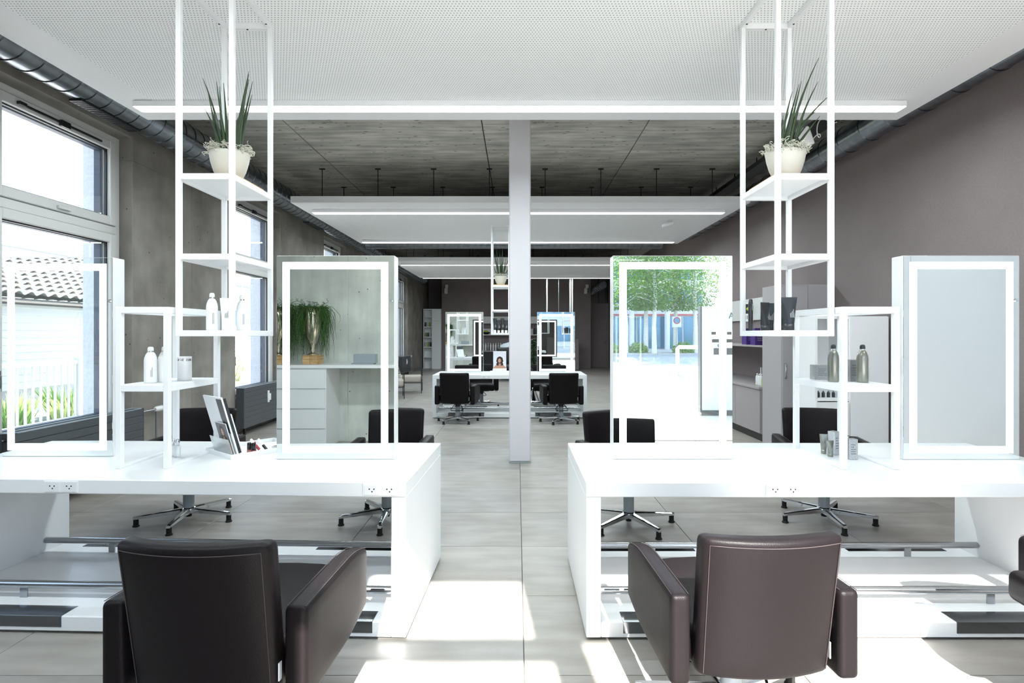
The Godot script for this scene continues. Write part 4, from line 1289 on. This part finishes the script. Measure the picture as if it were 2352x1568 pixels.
# ---------------------------------------------------------------- far end
func far_end() -> void:
	# bookcase
	var b := thing("bookcase", "white bookcase with open shelves in the far window corner", "bookcase", Vector3(-3.56, 0, -23.4))
	var f := Shape.new()
	f.bx(-0.36, -0.34, 0, 2.5, -0.2, 0.15, 0.0); f.bx(-0.34, 0.38, 2.46, 2.5, -0.2, 0.15, 0.0); f.bx(-0.34, 0.38, 0, 2.46, -0.2, -0.18, 0.0)
	part(b, "carcass", f.done(), M.white_matt)
	for k in 5:
		part(b, "shelf_board", B(-0.34, 0.0, 0.47 + 0.42 * k, 0.50 + 0.42 * k, -0.18, 0.15, 0.0), M.white_matt)
	part(b, "door", B(0.0, 0.38, 0.0, 2.0, 0.15, 0.17, 0.002), M.white_matt)
	part(b, "door", B(0.0, 0.38, 2.01, 2.5, 0.15, 0.17, 0.002), M.white_matt)
	var covers := [M.window_white, M.lime, M.tube_dark, M.white, M.grey_paint]
	for k in 14:
		var sh := k % 3
		solo("book", B(-0.014, 0.014, 0, [0.2, 0.17, 0.19][k % 3], -0.08, 0.08, 0.001), covers[k % 5], ["white book standing on a bookcase shelf in the far corner", "lime book standing on a bookcase shelf in the far corner", "dark book standing on a bookcase shelf in the far corner", "glossy white book standing on a bookcase shelf in the far corner", "grey book standing on a bookcase shelf in the far corner"][k % 5], "book", Vector3(-3.84 + 0.055 * (k / 3), 0.92 + 0.42 * sh, -23.4), 0.0, "books in the bookcase")
	# back bar on the partition
	var z := -23.5
	var bar := thing("back_counter", "dark counter under the bottle shelf on the back wall", "counter", Vector3(-0.3, 0, z))
	part(bar, "body", B(-1.6, 1.8, 0.0, 0.72, 0.03, 0.55, 0.003), M.black)
	part(bar, "top", B(-1.62, 1.82, 0.72, 0.76, 0.03, 0.57, 0.003), M.cab_grey)
	for k in 4: part(bar, "door", B(-1.59 + 0.85 * k, -0.75 + 0.85 * k, 0.08, 0.71, 0.55, 0.57, 0.003), M.black)
	var ub := thing("long_board", "long white wall board above the bottles on the back wall", "wall panel", Vector3(-0.3, 1.89, z))
	part(ub, "board", B(-1.7, 1.8, 0, 0.29, 0.01, 0.28, 0.003), M.window_white)
	var sb := thing("box_shelf", "long white box shelf below the wall board on the back wall", "shelf", Vector3(-0.3, 1.395, z))
	part(sb, "front", B(-1.7, 1.8, 0.0, 0.04, 0.01, 0.35, 0.003), M.window_white)
	part(sb, "backing", B(-1.7, 1.8, 0.04, 0.28, 0.01, 0.03, 0.0), M.window_white)
	for k in 12:
		bottle("white spray bottle in the row on the back counter", Vector3(-1.42 + 0.105 * k, 0.76, z + 0.25), 0.32, 0.035, M.bottle_white if k % 4 != 2 else M.silver_pack, M.bottle_white, "bottles in a row on the back counter", M.text_grey)
	var ap := thing("fruit_bowl", "small dark bowl with green fruit on the back shelf", "bowl", Vector3(-1.3, 1.435, z + 0.2))
	part(ap, "bowl", Shape.new().lathe([[0, 0], [0.07, 0], [0.15, 0.06], [0.17, 0.1], [0.16, 0.1], [0, 0.04]], 20).done(), M.black)
	part(ap, "fruit", Shape.new().lathe([[0, 0.05], [0.08, 0.07], [0.1, 0.12], [0.06, 0.16], [0, 0.17]], 14).done(), M.lime)
	for k in 2:
		var p := thing("small_plant", "small round dark green plant on the back shelf", "potted plant", Vector3(-0.78 + 0.34 * k, 1.435, z + 0.2), 0.0, "small plants on the back shelf")
		part(p, "pot", Shape.new().lathe([[0, 0], [0.09, 0], [0.11, 0.12], [0, 0.12]], 16).done(), M.tube_dark)
		var s := Shape.new()
		for q in 40:
			var a := rng.randf() * TAU
			var e := rng.randf_range(0.1, 1.4)
			var d := Vector3(cos(a) * cos(e), sin(e), sin(a) * cos(e)) * 0.2
			s.tube([Vector3(0, 0.1, 0), Vector3(0, 0.1, 0) + d * 0.6, Vector3(0, 0.1, 0) + d], [0.02, 0.018, 0.002], 4, false)
		var lf := part(p, "foliage", s.done(), M.leaf)
		lf.set_meta("kind", "stuff")
	for k in 2:
		bottle("dark bottle on the back shelf beside the tall plant", Vector3(0.72 + 0.12 * k, 1.435, z + 0.2), 0.32, 0.05, M.tube_dark, M.tube_dark, "dark bottles on the back shelf", M.text_light)
	# washing chair and basin
	var wc := thing("wash_chair", "black washing chair with a basin in front of the bottle row", "washing chair", Vector3(-0.35, 0, -17.5))
	part(wc, "seat", Shape.new().pillow(Vector3(0, 0.42, 0.1), Vector3(0.62, 0.16, 0.7), 0.05, 8).done(), M.black)
	part(wc, "backrest", Shape.new().pillow(Vector3(0, 0.72, -0.3), Vector3(0.6, 0.6, 0.16), 0.06, 8).done(), M.black)
	for s in [-1, 1]: part(wc, "armrest", Shape.new().pillow(Vector3(s * 0.35, 0.5, 0.0), Vector3(0.1, 0.34, 0.7), 0.03, 8).done(), M.black)
	part(wc, "basin", Shape.new().lathe([[0, 0], [0.12, 0], [0.24, 0.12], [0.28, 0.2], [0.26, 0.2], [0.1, 0.06], [0, 0.05]], 24).done(), M.grey_paint, Vector3(0.1, 0.92, -0.55), Vector3(0.25, 0, 0.2))
	part(wc, "pedestal", B(-0.2, 0.2, 0, 0.9, -0.75, -0.4, 0.02), M.black)
	# chrome pedestal stool, tall plant
	var st := thing("chrome_stool", "chrome cone stool with a black seat behind the middle desk", "stool", Vector3(0.33, 0, -11.9))
	part(st, "base", Shape.new().lathe([[0, 0], [0.17, 0], [0.16, 0.02], [0.06, 0.25], [0.035, 0.42], [0, 0.42]], 24).done(), M.chrome)
	part(st, "seat", Shape.new().lathe([[0, 0.42], [0.17, 0.42], [0.18, 0.45], [0.16, 0.5], [0, 0.5]], 24).done(), M.black)
	var tp := thing("tall_plant", "tall narrow green plant climbing a pale pole beside the column", "plant", Vector3(0.52, 0, -17.2))
	part(tp, "planter", B(-0.18, 0.18, 0, 0.4, -0.18, 0.18, 0.01), M.tube_dark)
	part(tp, "pole", Shape.new().tube([Vector3(0.16, 0.35, 0), Vector3(0.2, 1.25, 0)], 0.06, 12).done(), M.cushion)
	var s2 := Shape.new()
	for q in 260:
		var y := rng.randf_range(0.35, 1.3)
		var a := rng.randf() * TAU
		var p0 := Vector3(-0.02, y, 0)
		var d := Vector3(cos(a), rng.randf_range(-0.6, 0.2), sin(a)) * rng.randf_range(0.08, 0.17)
		s2.tube([p0, p0 + d * 0.5, p0 + d], [0.01, 0.018, 0.001], 4, false)
	var fl := part(tp, "foliage", s2.done(), M.leaf)
	fl.set_meta("kind", "stuff")
	# wide white frame hung in front of the partition
	var wf := thing("display_rack", "wide thin white frame hung above the far mirror by the back wall", "frame", Vector3(1.42, 0, -18.75))
	for x in [-0.42, 0.36, 0.43]:
		part(wf, "post", B(x - 0.02, x + 0.02, 1.5, HP, -0.02, 0.02, 0.0), M.frame_white)
	part(wf, "rail", B(-0.44, 0.45, HP - 0.04, HP, -0.02, 0.02, 0.0), M.frame_white)
	part(wf, "rail", B(-0.44, 0.45, 1.48, 1.52, -0.02, 0.02, 0.0), M.frame_white)
	part(wf, "cord", B(-0.03, -0.02, 1.52, HP - 0.04, -0.004, 0.004, 0.0), M.grey_paint)
	# low grey cabinet by the lobby
	var lg := thing("low_cabinet", "low mauve cabinet standing at the end of the back wall", "cabinet", Vector3(2.2, 0, -22.6))
	part(lg, "body", B(-0.28, 0.28, 0.0, 1.25, -0.2, 0.2, 0.004), M.mauve)
	part(lg, "door", B(-0.275, 0.275, 0.02, 1.23, 0.2, 0.22, 0.002), M.mauve)
	# leaflet stand on the middle desk
	var ls := thing("leaflet_stand", "white leaflet stand with a portrait print on the desk behind the column", "leaflet stand", Vector3(-0.31, HD, -9.85))
	part(ls, "foot", B(-0.17, 0.17, 0, 0.05, -0.1, 0.12, 0.002), M.frame_white)
	part(ls, "step", B(-0.12, 0.12, 0.05, 0.095, -0.1, 0.06, 0.002), M.frame_white)
	part(ls, "board", B(-0.115, 0.115, 0.095, 0.40, -0.03, -0.02, 0.001), M.frame_white)
	part(ls, "cover_print", sheet(0.225, 0.30), portrait(96, 128, rgb(226, 226, 236), 0.52), Vector3(0, 0.097, -0.0185))
	armchair("beige lounge chair with a black frame facing the aisle, far from the window", V(938, 905, 13.9) * Vector3(1, 0, 1), deg_to_rad(-82))
	armchair("beige lounge chair with a black frame, partly hidden by the lit mirror", V(893, 915, 12.7) * Vector3(1, 0, 1), deg_to_rad(-76))

# ---------------------------------------------------------------- outdoors
func R(x: float, y: float, d: float, plane := 3.126) -> Vector3:     # a pixel seen in a mirror that stands at the depth plane: the real place, d deep behind the glass as seen from the camera
	var p := V(x, y, d)
	p.z = d - 2.0 * plane
	return p

func tuft(r: RandomNumberGenerator, n: int, h: float, spread: float) -> ArrayMesh:
	var s := Shape.new()
	for k in n:
		var a := r.randf() * TAU
		var q := sqrt(r.randf()) * spread
		var p0 := Vector3(cos(a) * q, 0, sin(a) * q)
		var d := Vector3(cos(a) * 0.25 + r.randf_range(-0.2, 0.2), 1.0, sin(a) * 0.25 + r.randf_range(-0.2, 0.2)) * h * r.randf_range(0.5, 1.0)
		s.tube([p0, p0 + d * 0.5, p0 + d + Vector3(d.x, -0.05, d.z) * 0.3], [0.01, 0.014, 0.001], 3, false)
	return s.done()

func outdoors() -> void:
	M.asphalt = tiled(blotch(256, rgb(150, 152, 154), [noise_bytes(256, 0.02, 3, 93), noise_bytes(256, 0.35, 2, 94)], [Color(0.08, 0.08, 0.08), Color(0.12, 0.12, 0.12)]), 0.3, 0.9)
	var gr := blotch(256, rgb(160, 158, 150), [noise_bytes(256, 0.15, 3, 95)], [Color(0.9, 0.9, 0.88)])
	M.gravel = tiled(gr, 1.0, 0.95)
	M.bark = tiled(blotch(128, rgb(206, 204, 196), [noise_bytes(128, 0.09, 3, 96, Vector2(1, 2.5))], [Color(0.9, 0.9, 0.9)]), 1.2, 0.8)
	var bl := mat(rgb(66, 104, 30), 0.6)
	bl.backlight_enabled = true
	bl.backlight = Color(0.35, 0.5, 0.12)
	M.birch_leaf = bl
	var bush := mat(rgb(104, 140, 58), 0.7)
	bush.backlight_enabled = true
	bush.backlight = Color(0.4, 0.5, 0.15)
	M.bush = bush
	M.grass_pale = mat(rgb(196, 204, 140), 0.7)
	M.blue_glass = mat(rgb(70, 120, 150), 0.08, 0.4)
	M.tile_clay = mat(rgb(170, 165, 160), 0.7)
	M.roof_under = mat(rgb(40, 34, 30), 0.9)
	M.siding = mat(rgb(188, 192, 197), 0.6)
	M.facade_white = mat(rgb(200, 204, 208), 0.8)
	M.machine = mat(rgb(176, 192, 190), 0.4, 0.0)

	var g := struct("street_ground")
	g.set_meta("label", "pale paving and grey road outside the salon")
	part(g, "paving", B(-60, 60, -0.3, -0.02, ZF + 0.28, 14.2, 0.0), M.paving)
	part(g, "paving", B(-60, XL - 0.5, -0.3, -0.02, -60, ZF + 0.28, 0.0), M.paving)
	part(g, "gravel_strip", B(-60, 60, -0.3, -0.01, 14.2, 17.0, 0.0), M.gravel)
	part(g, "road", B(-60, 60, -0.3, -0.04, 17.0, 34.0, 0.0), M.asphalt)
	part(g, "kerb", B(-60, 60, -0.3, 0.06, 34.0, 34.3, 0.0), M.paving)
	part(g, "gravel_strip", B(-60, 60, -0.3, 0.03, 34.3, 37.0, 0.0), M.gravel)
	part(g, "paving", B(-60, 60, -0.3, 0.02, 37.0, 60, 0.0), M.paving)

	# ticket machine seen in the mirror
	var mz := 3.75
	var k := thing("ticket_machine", "tall white outdoor ticket machine with a dark side edge, seen in a mirror", "ticket machine", Vector3(3.74, -0.02, mz + 0.25), 0.0)
	part(k, "plinth", B(-0.42, 0.5, 0.0, 0.10, -0.21, -0.06, 0.002), M.tube_dark)
	part(k, "housing", B(-0.42, 0.5, 0.10, 1.97, -0.25, -0.05, 0.01), M.machine)
	part(k, "side_edge", B(-0.45, -0.42, 0.06, 1.97, -0.24, -0.10, 0.004), M.tube_dark)
	part(k, "panel", B(-0.30, 0.4, 1.05, 1.55, -0.262, -0.25, 0.004), M.frame_white)
	for i in 4: part(k, "button_slot", B(-0.04, 0.04, 0.0, 0.05, -0.272, -0.262, 0.002), M.black, Vector3(-0.22 + 0.14 * i, 1.46, 0))
	part(k, "screen", B(-0.25, 0.15, 1.32, 1.38, -0.27, -0.262, 0.0), M.black)
	part(k, "coin_tray", B(-0.22, 0.12, 1.10, 1.22, -0.27, -0.262, 0.0), M.tube_dark)
	part(k, "badge", Shape.new().tube([Vector3(-0.12, 1.265, -0.262), Vector3(-0.12, 1.265, -0.27)], 0.035, 16).done(), M.blue_glass)
	var tm := TextMesh.new()
	var sf := SystemFont.new()
	sf.font_names = PackedStringArray(["Droid Sans"])
	tm.font = sf
	tm.text = "A"
	tm.font_size = 64
	tm.pixel_size = 0.0024
	tm.depth = 0.004
	part(k, "lettering", tm, M.black, Vector3(0.10, 1.80, -0.254), Vector3(0, PI, 0))

	# white bent railing, street sign
	var rl := thing("railing", "white bent tube railing standing on the paving, seen in a mirror", "railing", R(1556, 863, 20.0) * Vector3(1, 0, 1) + Vector3(0, -0.02, 0))
	part(rl, "tube", Shape.new().tube([Vector3(0, 0, 0), Vector3(0, 0.95, 0), Vector3(0.05, 1.0, 0), Vector3(2.6, 1.0, -0.4), Vector3(2.65, 0.95, -0.4), Vector3(2.65, 0, -0.4)], 0.07, 10).done(), M.facade_white)
	var sg := thing("street_sign", "round parking sign on a pole beside the birches, seen in a mirror", "street sign", R(1554, 812, 42.0) * Vector3(1, 0, 1) + Vector3(0, 0.02, 0))
	part(sg, "pole", Shape.new().tube([Vector3.ZERO, Vector3(0, 2.7, 0)], 0.04, 8).done(), M.grey_paint)
	part(sg, "plate", B(-0.35, 0.35, 1.95, 2.75, -0.06, -0.04, 0.0), M.facade_white)
	part(sg, "disc", Shape.new().tube([Vector3(0, 2.45, -0.06), Vector3(0, 2.45, -0.075)], 0.26, 20).done(), M.red)
	part(sg, "disc_centre", Shape.new().tube([Vector3(0, 2.45, -0.075), Vector3(0, 2.45, -0.085)], 0.19, 20).done(), M.blue_glass)

	# birches
	var r := RandomNumberGenerator.new()
	r.seed = 99
	var t := thing("birch_tree", "slim white-trunked birch with a dense hanging crown", "tree", Vector3.ZERO, 0.0, "birches across the street")
	var trunk := [Vector3(0, 0, 0), Vector3(0.05, 2.0, 0), Vector3(-0.05, 4.0, 0.05), Vector3(0.1, 6.5, 0), Vector3(0.05, 9.5, 0)]
	part(t, "trunk", Shape.new().tube(trunk, [0.2, 0.16, 0.14, 0.1, 0.03], 10).done(), M.bark)
	var br := Shape.new()
	for i in 16:
		var a := r.randf() * TAU
		var y := r.randf_range(3.4, 8.5)
		br.tube([Vector3(0, y, 0), Vector3(cos(a) * 0.9, y + 0.5, sin(a) * 0.9), Vector3(cos(a) * 1.9, y + 0.2, sin(a) * 1.9)], [0.05, 0.03, 0.01], 5, false)
	part(t, "branches", br.done(), M.bark)
	var lf := Shape.new()
	lf.flat()
	for i in 7000:
		var y := 3.2 + 7.3 * r.randf()
		var rm := 2.5 * sin(clampf((y - 2.6) / 8.4, 0.0, 1.0) * PI * 0.9 + 0.25)
		var a := r.randf() * TAU
		var q := sqrt(r.randf()) * rm
		var p := Vector3(cos(a) * q, y, sin(a) * q)
		var u := Vector3(r.randf_range(-1, 1), r.randf_range(-1, 1), r.randf_range(-1, 1)).normalized() * 0.085
		var w := Vector3(r.randf_range(-1, 1), r.randf_range(-1, 1), r.randf_range(-1, 1)).normalized() * 0.055
		lf.quad(p - u, p + w, p + u, p - w)
	var lo := part(t, "leaves", lf.done(), M.birch_leaf)
	lo.set_meta("kind", "stuff")
	var spots := [[1437, 41.5, "birch standing in front of the blue glass doors, seen in a mirror"], [1483, 42.5, "birch with two close trunks beside the blue doors, seen in a mirror"], [1503, 41.0, "birch leaning beside the twin trunks, seen in a mirror"], [1552, 43.5, "birch behind the street sign, seen in a mirror"], [1597, 42.0, "birch beside the ticket machine, seen in a mirror"]]
	for i in spots.size():
		var at: Vector3 = R(spots[i][0], 800, spots[i][1]) * Vector3(1, 0, 1) + Vector3(0, 0.02, 0)
		if i == 0:
			t.position = at
			t.set_meta("label", spots[0][2])
		else:
			copy(t, at, i * 1.3, spots[i][2])

	# glazed building across the street
	var b := thing("glass_building", "office building with blue glass and white bands across the street, seen in a mirror", "building", Vector3(10, 0, 46))
	part(b, "block", B(-6, 7.5, 0, 12, 0.3, 12, 0.0), M.facade_white)
	part(b, "wing", B(-18, -2.2, 0, 16, -1.2, 10, 0.0), M.facade_white)
	for i in 9:
		part(b, "glass_door", B(-5.9 + 1.45 * i, -4.6 + 1.45 * i, 0.1, 3.1, 0.22, 0.3, 0.0), M.blue_glass)
	part(b, "red_line", B(-6, 7.5, 3.2, 3.32, 0.1, 0.3, 0.0), M.red)
	for i in 5:
		part(b, "window_band", B(-18, -2.25, 0.6 + 3.0 * i, 2.4 + 3.0 * i, -1.26, -1.2, 0.0), M.blue_glass)
	for i in 4:
		part(b, "window_band", B(-6, 7.4, 4.4 + 2.2 * i, 5.6 + 2.2 * i, 0.22, 0.3, 0.0), M.blue_glass)
	for x in [0.6, 3.9, 7.2]:
		part(b, "pillar", Shape.new().tube([Vector3(x, 0, -0.6), Vector3(x, 3.6, -0.6)], 0.25, 12).done(), M.facade_white)
	for i in 6:
		var bu := thing("shrub", "round green shrub in the gravel across the street, seen in a mirror", "shrub", Vector3([7.0, 9.2, 12.6, 14.8, 17.0, 19.2][i], 0.03, 36.0 + 0.3 * (i % 2)), 0.0, "shrubs across the street")
		var s := Shape.new()
		s.flat()
		for q in 500:
			var a := r.randf() * TAU
			var e := asin(r.randf())
			var rad := 0.85 * pow(r.randf(), 0.3)
			var p := Vector3(cos(a) * cos(e), sin(e), sin(a) * cos(e)) * rad
			var u := Vector3(r.randf_range(-1, 1), r.randf_range(-1, 1), r.randf_range(-1, 1)) * 0.11
			var w := Vector3(r.randf_range(-1, 1), r.randf_range(-1, 1), r.randf_range(-1, 1)) * 0.08
			s.quad(p - u, p + w, p + u, p - w)
		var fo := part(bu, "foliage", s.done(), M.bush)
		fo.set_meta("kind", "stuff")

	# neighbouring house with a wavy tile roof, seen in the window mirror
	var h := thing("tiled_house", "neighbouring white boarded house with a wavy tile roof, seen in a mirror", "house", Vector3(-9.0, 0, 8.0))
	part(h, "base_wall", B(-5, 0.0, -0.02, 0.45, -7, 9, 0.0), M.asphalt)
	part(h, "wall_core", B(-5, -0.05, 0.45, 2.0, -7, 9, 0.0), M.siding)
	for i in 12:
		part(h, "siding_board", Shape.new().box(Vector3(0, 0.067, 0), Vector3(0.022, 0.134, 16), 0.002).done(), M.siding, Vector3(0.0, 0.45 + 0.134 * i, 1.0), Vector3(0, 0, 0.2))
	part(h, "gutter", B(-0.02, 0.14, 2.03, 2.10, -7.1, 9.1, 0.01), M.tube_dark)
	var slope := deg_to_rad(24)
	part(h, "roof_deck", Shape.new().box(Vector3(-2.5, 0, 1.0), Vector3(5.4, 0.04, 16.2), 0.0).done(), M.roof_under, Vector3(0.05, 2.07, 0), Vector3(0, 0, -slope))
	# one S-shaped tile: wave across z, laid up the slope (-x), its lower end raised over the tile below
	var tw := 0.255
	var tl := 0.33
	var ts := Shape.new()
	var nn := 8
	for i in nn:
		var z0 := -tw / 2 + tw * i / nn
		var z1 := -tw / 2 + tw * (i + 1) / nn
		var y0 := 0.034 * sin(TAU * i / nn)
		var y1 := 0.034 * sin(TAU * (i + 1) / nn)
		ts.smooth(1)
		ts.quad(Vector3(0, y0 + 0.115, z0), Vector3(0, y1 + 0.115, z1), Vector3(-tl, y1 + 0.045, z1), Vector3(-tl, y0 + 0.045, z0))
		ts.flat()
		ts.quad(Vector3(0, y0 + 0.103, z0), Vector3(0, y1 + 0.103, z1), Vector3(0, y1 + 0.115, z1), Vector3(0, y0 + 0.115, z0))
		ts.quad(Vector3(0, y0 + 0.103, z0), Vector3(-tl, y0 + 0.033, z0), Vector3(-tl, y1 + 0.033, z1), Vector3(0, y1 + 0.103, z1))
	var tmesh := ts.done()
	for i in 14:
		var up := 0.28 * i
		var x := 9.0 + up * cos(slope)
		var first := snappedf(x * 1.09 - 6.5, tw)
		for j in 15:
			part(h, "roof_tile", tmesh, M.tile_clay, Vector3(0.10 - up * cos(slope), 2.09 + up * sin(slope), first - 8.0 - 0.255 + tw * j), Vector3(0, 0, -slope))

	# white garden fence
	var f := thing("garden_fence", "white picket garden fence outside the window, seen in a mirror", "fence", Vector3(-7.0, 0, 1.5))
	for y in [0.98, 0.10]: part(f, "rail", B(-0.02, 0.02, y, y + 0.06, -3.4, 3.4, 0.004), M.siding)
	for i in 52:
		part(f, "picket", B(-0.012, 0.012, 0.0, 1.0, -0.016, 0.016, 0.003), M.siding, Vector3(0, 0, -3.3 + 0.128 * i))
	for i in 4:
		part(f, "post", B(-0.05, 0.05, -0.02, 1.08, -0.05, 0.05, 0.006), M.siding, Vector3(0, 0, -3.2 + 2.1 * i))
	for i in 16:
		var tf := thing("garden_bush", ["pale flowering grass clump behind the white fence, seen in a mirror", "green leafy clump behind the white fence, seen in a mirror"][i % 2], "plant", Vector3(-7.5 - 0.35 * (i % 3), -0.02, -1.4 + 0.36 * i), 0.0, "garden plants behind the fence")
		part(tf, "foliage", tuft(r, 130, r.randf_range(0.45, 0.65), 0.2), [M.grass_pale, M.bush][i % 2]).set_meta("kind", "stuff")

	# pale buildings seen directly through the windows
	var w := thing("white_hall", "long white building with a dark roof edge beyond the windows", "building", Vector3(-16, 0, -24))
	part(w, "wall", B(-6, 0, 0, 4.2, -24, 19, 0.0), M.facade_white)
	part(w, "roof_edge", B(-6, 0.15, 4.2, 4.35, -24, 19.2, 0.0), M.grey_paint)
	for i in 12:
		part(w, "window_pane", B(-0.02, 0.03, 1.9, 2.8, -1.0, 1.0, 0.0), M.blue_glass, Vector3(0, 0, -20 + 3.2 * i))
	for i in 8:
		var bu := thing("shrub", "pale green shrub outside the salon windows", "shrub", Vector3(-8.2 - 0.5 * (i % 3), -0.02, -13.0 - 2.1 * i), 0.0, "shrubs outside the windows")
		var fo2 := part(bu, "foliage", tuft(r, 120, 1.5, 0.6), M.grass_pale)
		fo2.set_meta("kind", "stuff")

func _ready() -> void:
	rng.seed = 7
	camera_and_light()
	materials()
	floor_()
	left_wall()
	right_wall()
	soffit()
	facade()
	back_wall()
	column()
	panels_and_lamps()
	ducts()
	desks()
	shelves()
	chairs()
	for k in WIN.size():
		radiator(["dark panel radiator beside the camera side of the window mirror", "dark panel radiator behind the lit window mirror", "dark panel radiator with a white heat meter, behind the brochure tray", "dark panel radiator hidden behind the lounge chairs", "dark panel radiator under the fifth window from the street", "dark panel radiator under the window by the bookcase"][k], WIN[k], k > 1)
	tray_set()
	right_side()
	console()
	far_end()
	outdoors()
